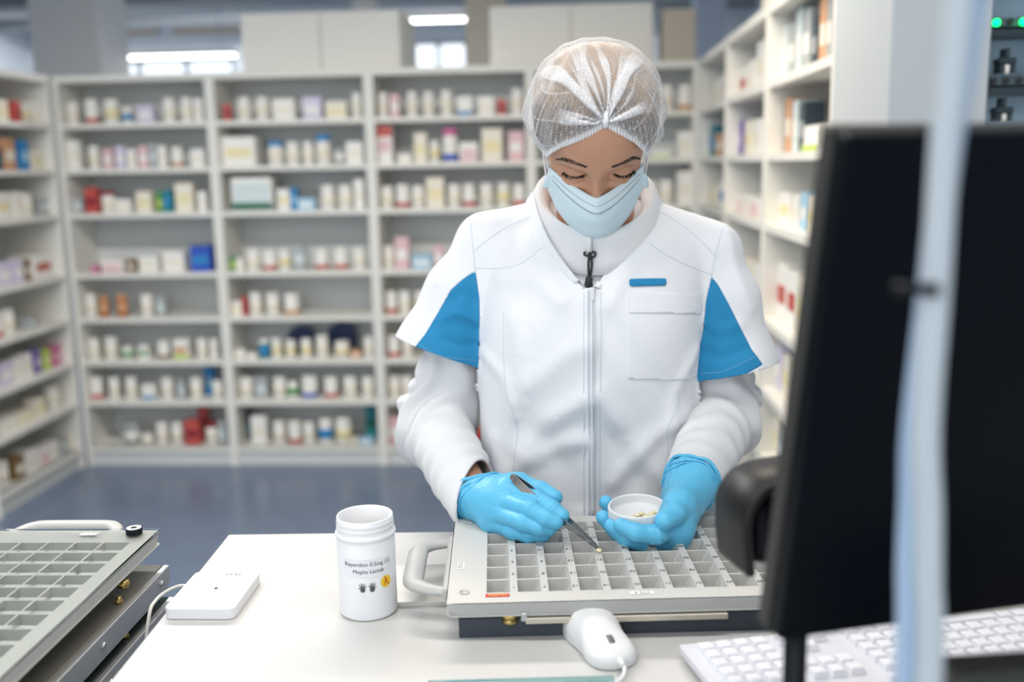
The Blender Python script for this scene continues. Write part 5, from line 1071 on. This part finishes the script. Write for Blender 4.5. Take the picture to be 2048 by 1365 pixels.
gA, fAf, axA = glove(fA, palA, wA, eL, -.010, .003, creases=[(A_i[1], np.array([.8, -.5, -.3]), .0075, .0007), (A_m[1], np.array([.8, -.5, -.3]), .0075, .0007), (A_i[2], np.array([.8, -.5, -.3]), .006, .0004)])
glA = pmesh('glove', *gA, M_glove); sd = glA.modifiers.new('s', 'SOLIDIFY'); sd.thickness = .0010; sd.offset = -1
# viewer's right hand: palm up under the lid
LC = at(1275, 1010, 1.205); LR, LH = .0365, .021                                      # lid rim centre
B_i = J((1352, 1058, 1.198), (1312, 1070, 1.166), (1272, 1066, 1.160), (1243, 1052, 1.166)); B_m = J((1344, 1072, 1.208), (1300, 1092, 1.188), (1254, 1080, 1.184), (1223, 1052, 1.186)); B_r = J((1338, 1070, 1.224), (1288, 1085, 1.212), (1234, 1066, 1.206), (1206, 1036, 1.206)); B_p = J((1332, 1058, 1.240), (1280, 1068, 1.236), (1232, 1038, 1.234), (1212, 1005, 1.234))
B_t = J((1376, 985, 1.250), (1360, 1008, 1.210), (1349, 1029, 1.182), (1329, 1042, 1.166))
wB = wR+(eR-wR)*.01
fB = [(B_i, [.0140, .0120, .0108, .0096]), (B_m, [.0135, .0115, .0104, .0092]), (B_r, [.013, .0110, .0100, .0090]), (B_p, [.012, .0105, .0096, .0088]), (B_t, [.0180, .0155, .0140, .0122])]
palB = [(wB, B_i[0], .025, .0165), (wB, B_m[0], .025, .017), (wB, B_r[0], .025, .016), (wB, B_p[0], .024, .0145), (B_i[0], B_p[0], .0165, .015), (wB, B_t[1], .024, .0155), (B_t[1], B_m[0], .0150, .016)]
gB, fBf, axB = glove(fB, palB, wB, eR, -.004, .003, creases=[(B_t[1], np.array([-.3, -.5, -.8]), .007, .0009), (B_t[2], np.array([-.3, -.5, -.8]), .0065, .0004), (B_i[1], np.array([.9, .1, 0]), .008, .0005)])
glB = pmesh('glove', *gB, M_glove); sd = glB.modifiers.new('s', 'SOLIDIFY'); sd.thickness = .0010; sd.offset = -1
for gl, G3, w_, ax, cut_ in ((glA, gA, wA, axA, -.010), (glB, gB, wB, axB, -.004)):        # rolled, wrinkled cuffs
    Vg = G3[0]; tw_ = (Vg-w_)@ax; u = np.cross(ax, [0, 0, 1.]); u /= np.linalg.norm(u); v = np.cross(ax, u)
    for k, (o_, rr, lift) in enumerate(((.0, .0024, .0012), (-.0075, .0017, .0006), (-.014, .0012, .0003))):
        sel = Vg[np.abs(tw_-cut_-o_) < .0012]
        if len(sel) < 20: continue
        c = sel.mean(0); an = np.arctan2((sel-c)@v, (sel-c)@u); ra = np.linalg.norm(sel-c-((sel-c)@ax)[:, None]*ax, axis=1); pts = []
        for a_ in np.linspace(-math.pi, math.pi, 61):
            d_ = np.abs((an-a_+math.pi) % (2*math.pi)-math.pi); m_ = np.argsort(d_)[:4]; r = ra[m_].mean()+lift+.0007*math.sin(5*a_+k*2)+.0005*math.sin(11*a_+k)
            pts.append(c+ax*(.0024*math.sin(2*a_+k*1.7)+.0016*math.sin(5*a_+k))+(u*math.cos(a_)+v*math.sin(a_))*r)
        pts[-1] = pts[0]; wlink('cuff_roll', MB().tube(pts, rr, 8, cap=False).mesh('roll'), M_glove, gl)
# ---- what the hands hold
lid = empty('bottle_lid', tuple(LC-np.array([0, 0, LH])), 0, 'white screw lid with pale tablets held in the blue glove', 'lid'); lid.rotation_euler = (math.radians(5), math.radians(-1.5), 0)
MB().lathe([(0, 0), (LR-.002, 0), (LR, .002), (LR, LH-.0012), (LR-.0006, LH), (LR-.0022, LH), (LR-.0028, LH-.002), (LR-.0022, LH-.004), (LR-.003, LH-.006), (LR-.0024, LH-.009), (LR-.003, LH-.012), (LR-.004, .0075), (0, .0075)], 72).obj('lid_body', M_white, lid)
rb = MB()
for k in range(90): a = 2*math.pi*k/90; rb.box(-.0004, .0004, -.0005, .0005, .003, LH-.002).bm.verts.ensure_lookup_table(); vs = rb.bm.verts[-8:]; bmesh.ops.transform(rb.bm, matrix=Matrix.Rotation(a, 4, 'Z') @ Matrix.Translation((LR, 0, 0)), verts=vs)
rb.obj('ribbing', M_white, lid)
M_tab = mat('tablet_pale', (.82, .72, .45), .7); tabm = MB().lathe([(0, 0), (.0030, 0), (.0034, .0006), (.0034, .0014), (.0030, .0020), (0, .0022)], 14).mesh('tablet'); tabm.materials.append(M_tab)
rs = np.random.RandomState(8)
for k, (dx, dy, dz) in enumerate([(-.004, -.016, 0), (.003, -.013, 0), (.0005, -.0135, .0022), (.010, -.018, 0), (.014, -.008, 0), (.017, -.006, .0018), (.006, -.020, 0), (-.010, -.020, 0), (.012, -.0135, .0)]):
    o = link('tablet', tabm, None, None, tuple(LC+np.array([dx+.004, dy+.009, -LH+.0078+dz-(dy+.009)*.087])), (rs.uniform(-.2, .2), rs.uniform(-.2, .2), rs.uniform(0, 3))); tag(o, 'one of the small pale yellow tablets lying in the white lid', 'tablet', 'tablets in the lid')
tip, back = atz(1197, 1097, 1.071), at(1022, 952, 1.222); tw = empty('tweezers', tuple(tip), 0, 'steel tweezers gripping a tablet above the pill tray', 'tweezers'); ax = (back-tip); Lt = np.linalg.norm(ax); ax /= Lt; sdv = np.cross(ax, [0, 0, 1.]); sdv /= np.linalg.norm(sdv); nv = np.cross(sdv, ax)
for s in (-1, 1):
    V, F = [], []; n = 26
    for i in range(n):
        t = i/(n-1); c = tip+ax*Lt*t+sdv*s*(.0007+.0052*math.sin(min(1, t*1.02)*math.pi)**.8*(1 if t < 1 else 0)); w_ = np.interp(t, [0, .25, .5, .8, .95, 1], [.0014, .0032, .0050, .0056, .0056, .003]); th_ = .0007
        for a, b in ((-1, -1), (1, -1), (1, 1), (-1, 1)): V.append(c+nv*a*w_+sdv*b*th_)
        if i:
            for k in range(4): q = 4*i; F.append([q-4+k, q-4+(k+1) % 4, q+(k+1) % 4, q+k])
    F += [[0, 1, 2, 3], [4*n-1, 4*n-2, 4*n-3, 4*n-4]]; arm_ = wlink('tweezer_arm', np_mesh('arm', np.array(V), np.array(F), False), mat('tweezer_steel', (.42, .42, .42), .22, 1.), tw); rb = MB()
    for i in range(14): c = tip+ax*Lt*(.36+.012*i)+sdv*s*(.0008+.0046*math.sin((.36+.012*i)*math.pi)**.8+.0007); wr = np.interp(.36+.012*i, [.25, .5], [.0022, .0046]); rb.tube([c-nv*wr*.9, c+nv*wr*.9], .00035, 5)
    wlink('grip_rib', rb.mesh('rib'), M_steel, arm_)
o = link('tablet', tabm, None, None, tuple(tip+np.array([.0005, -.001, -.0028])), (.3, .2, 0)); tag(o, 'single pale tablet held in the tip of the tweezers', 'tablet')
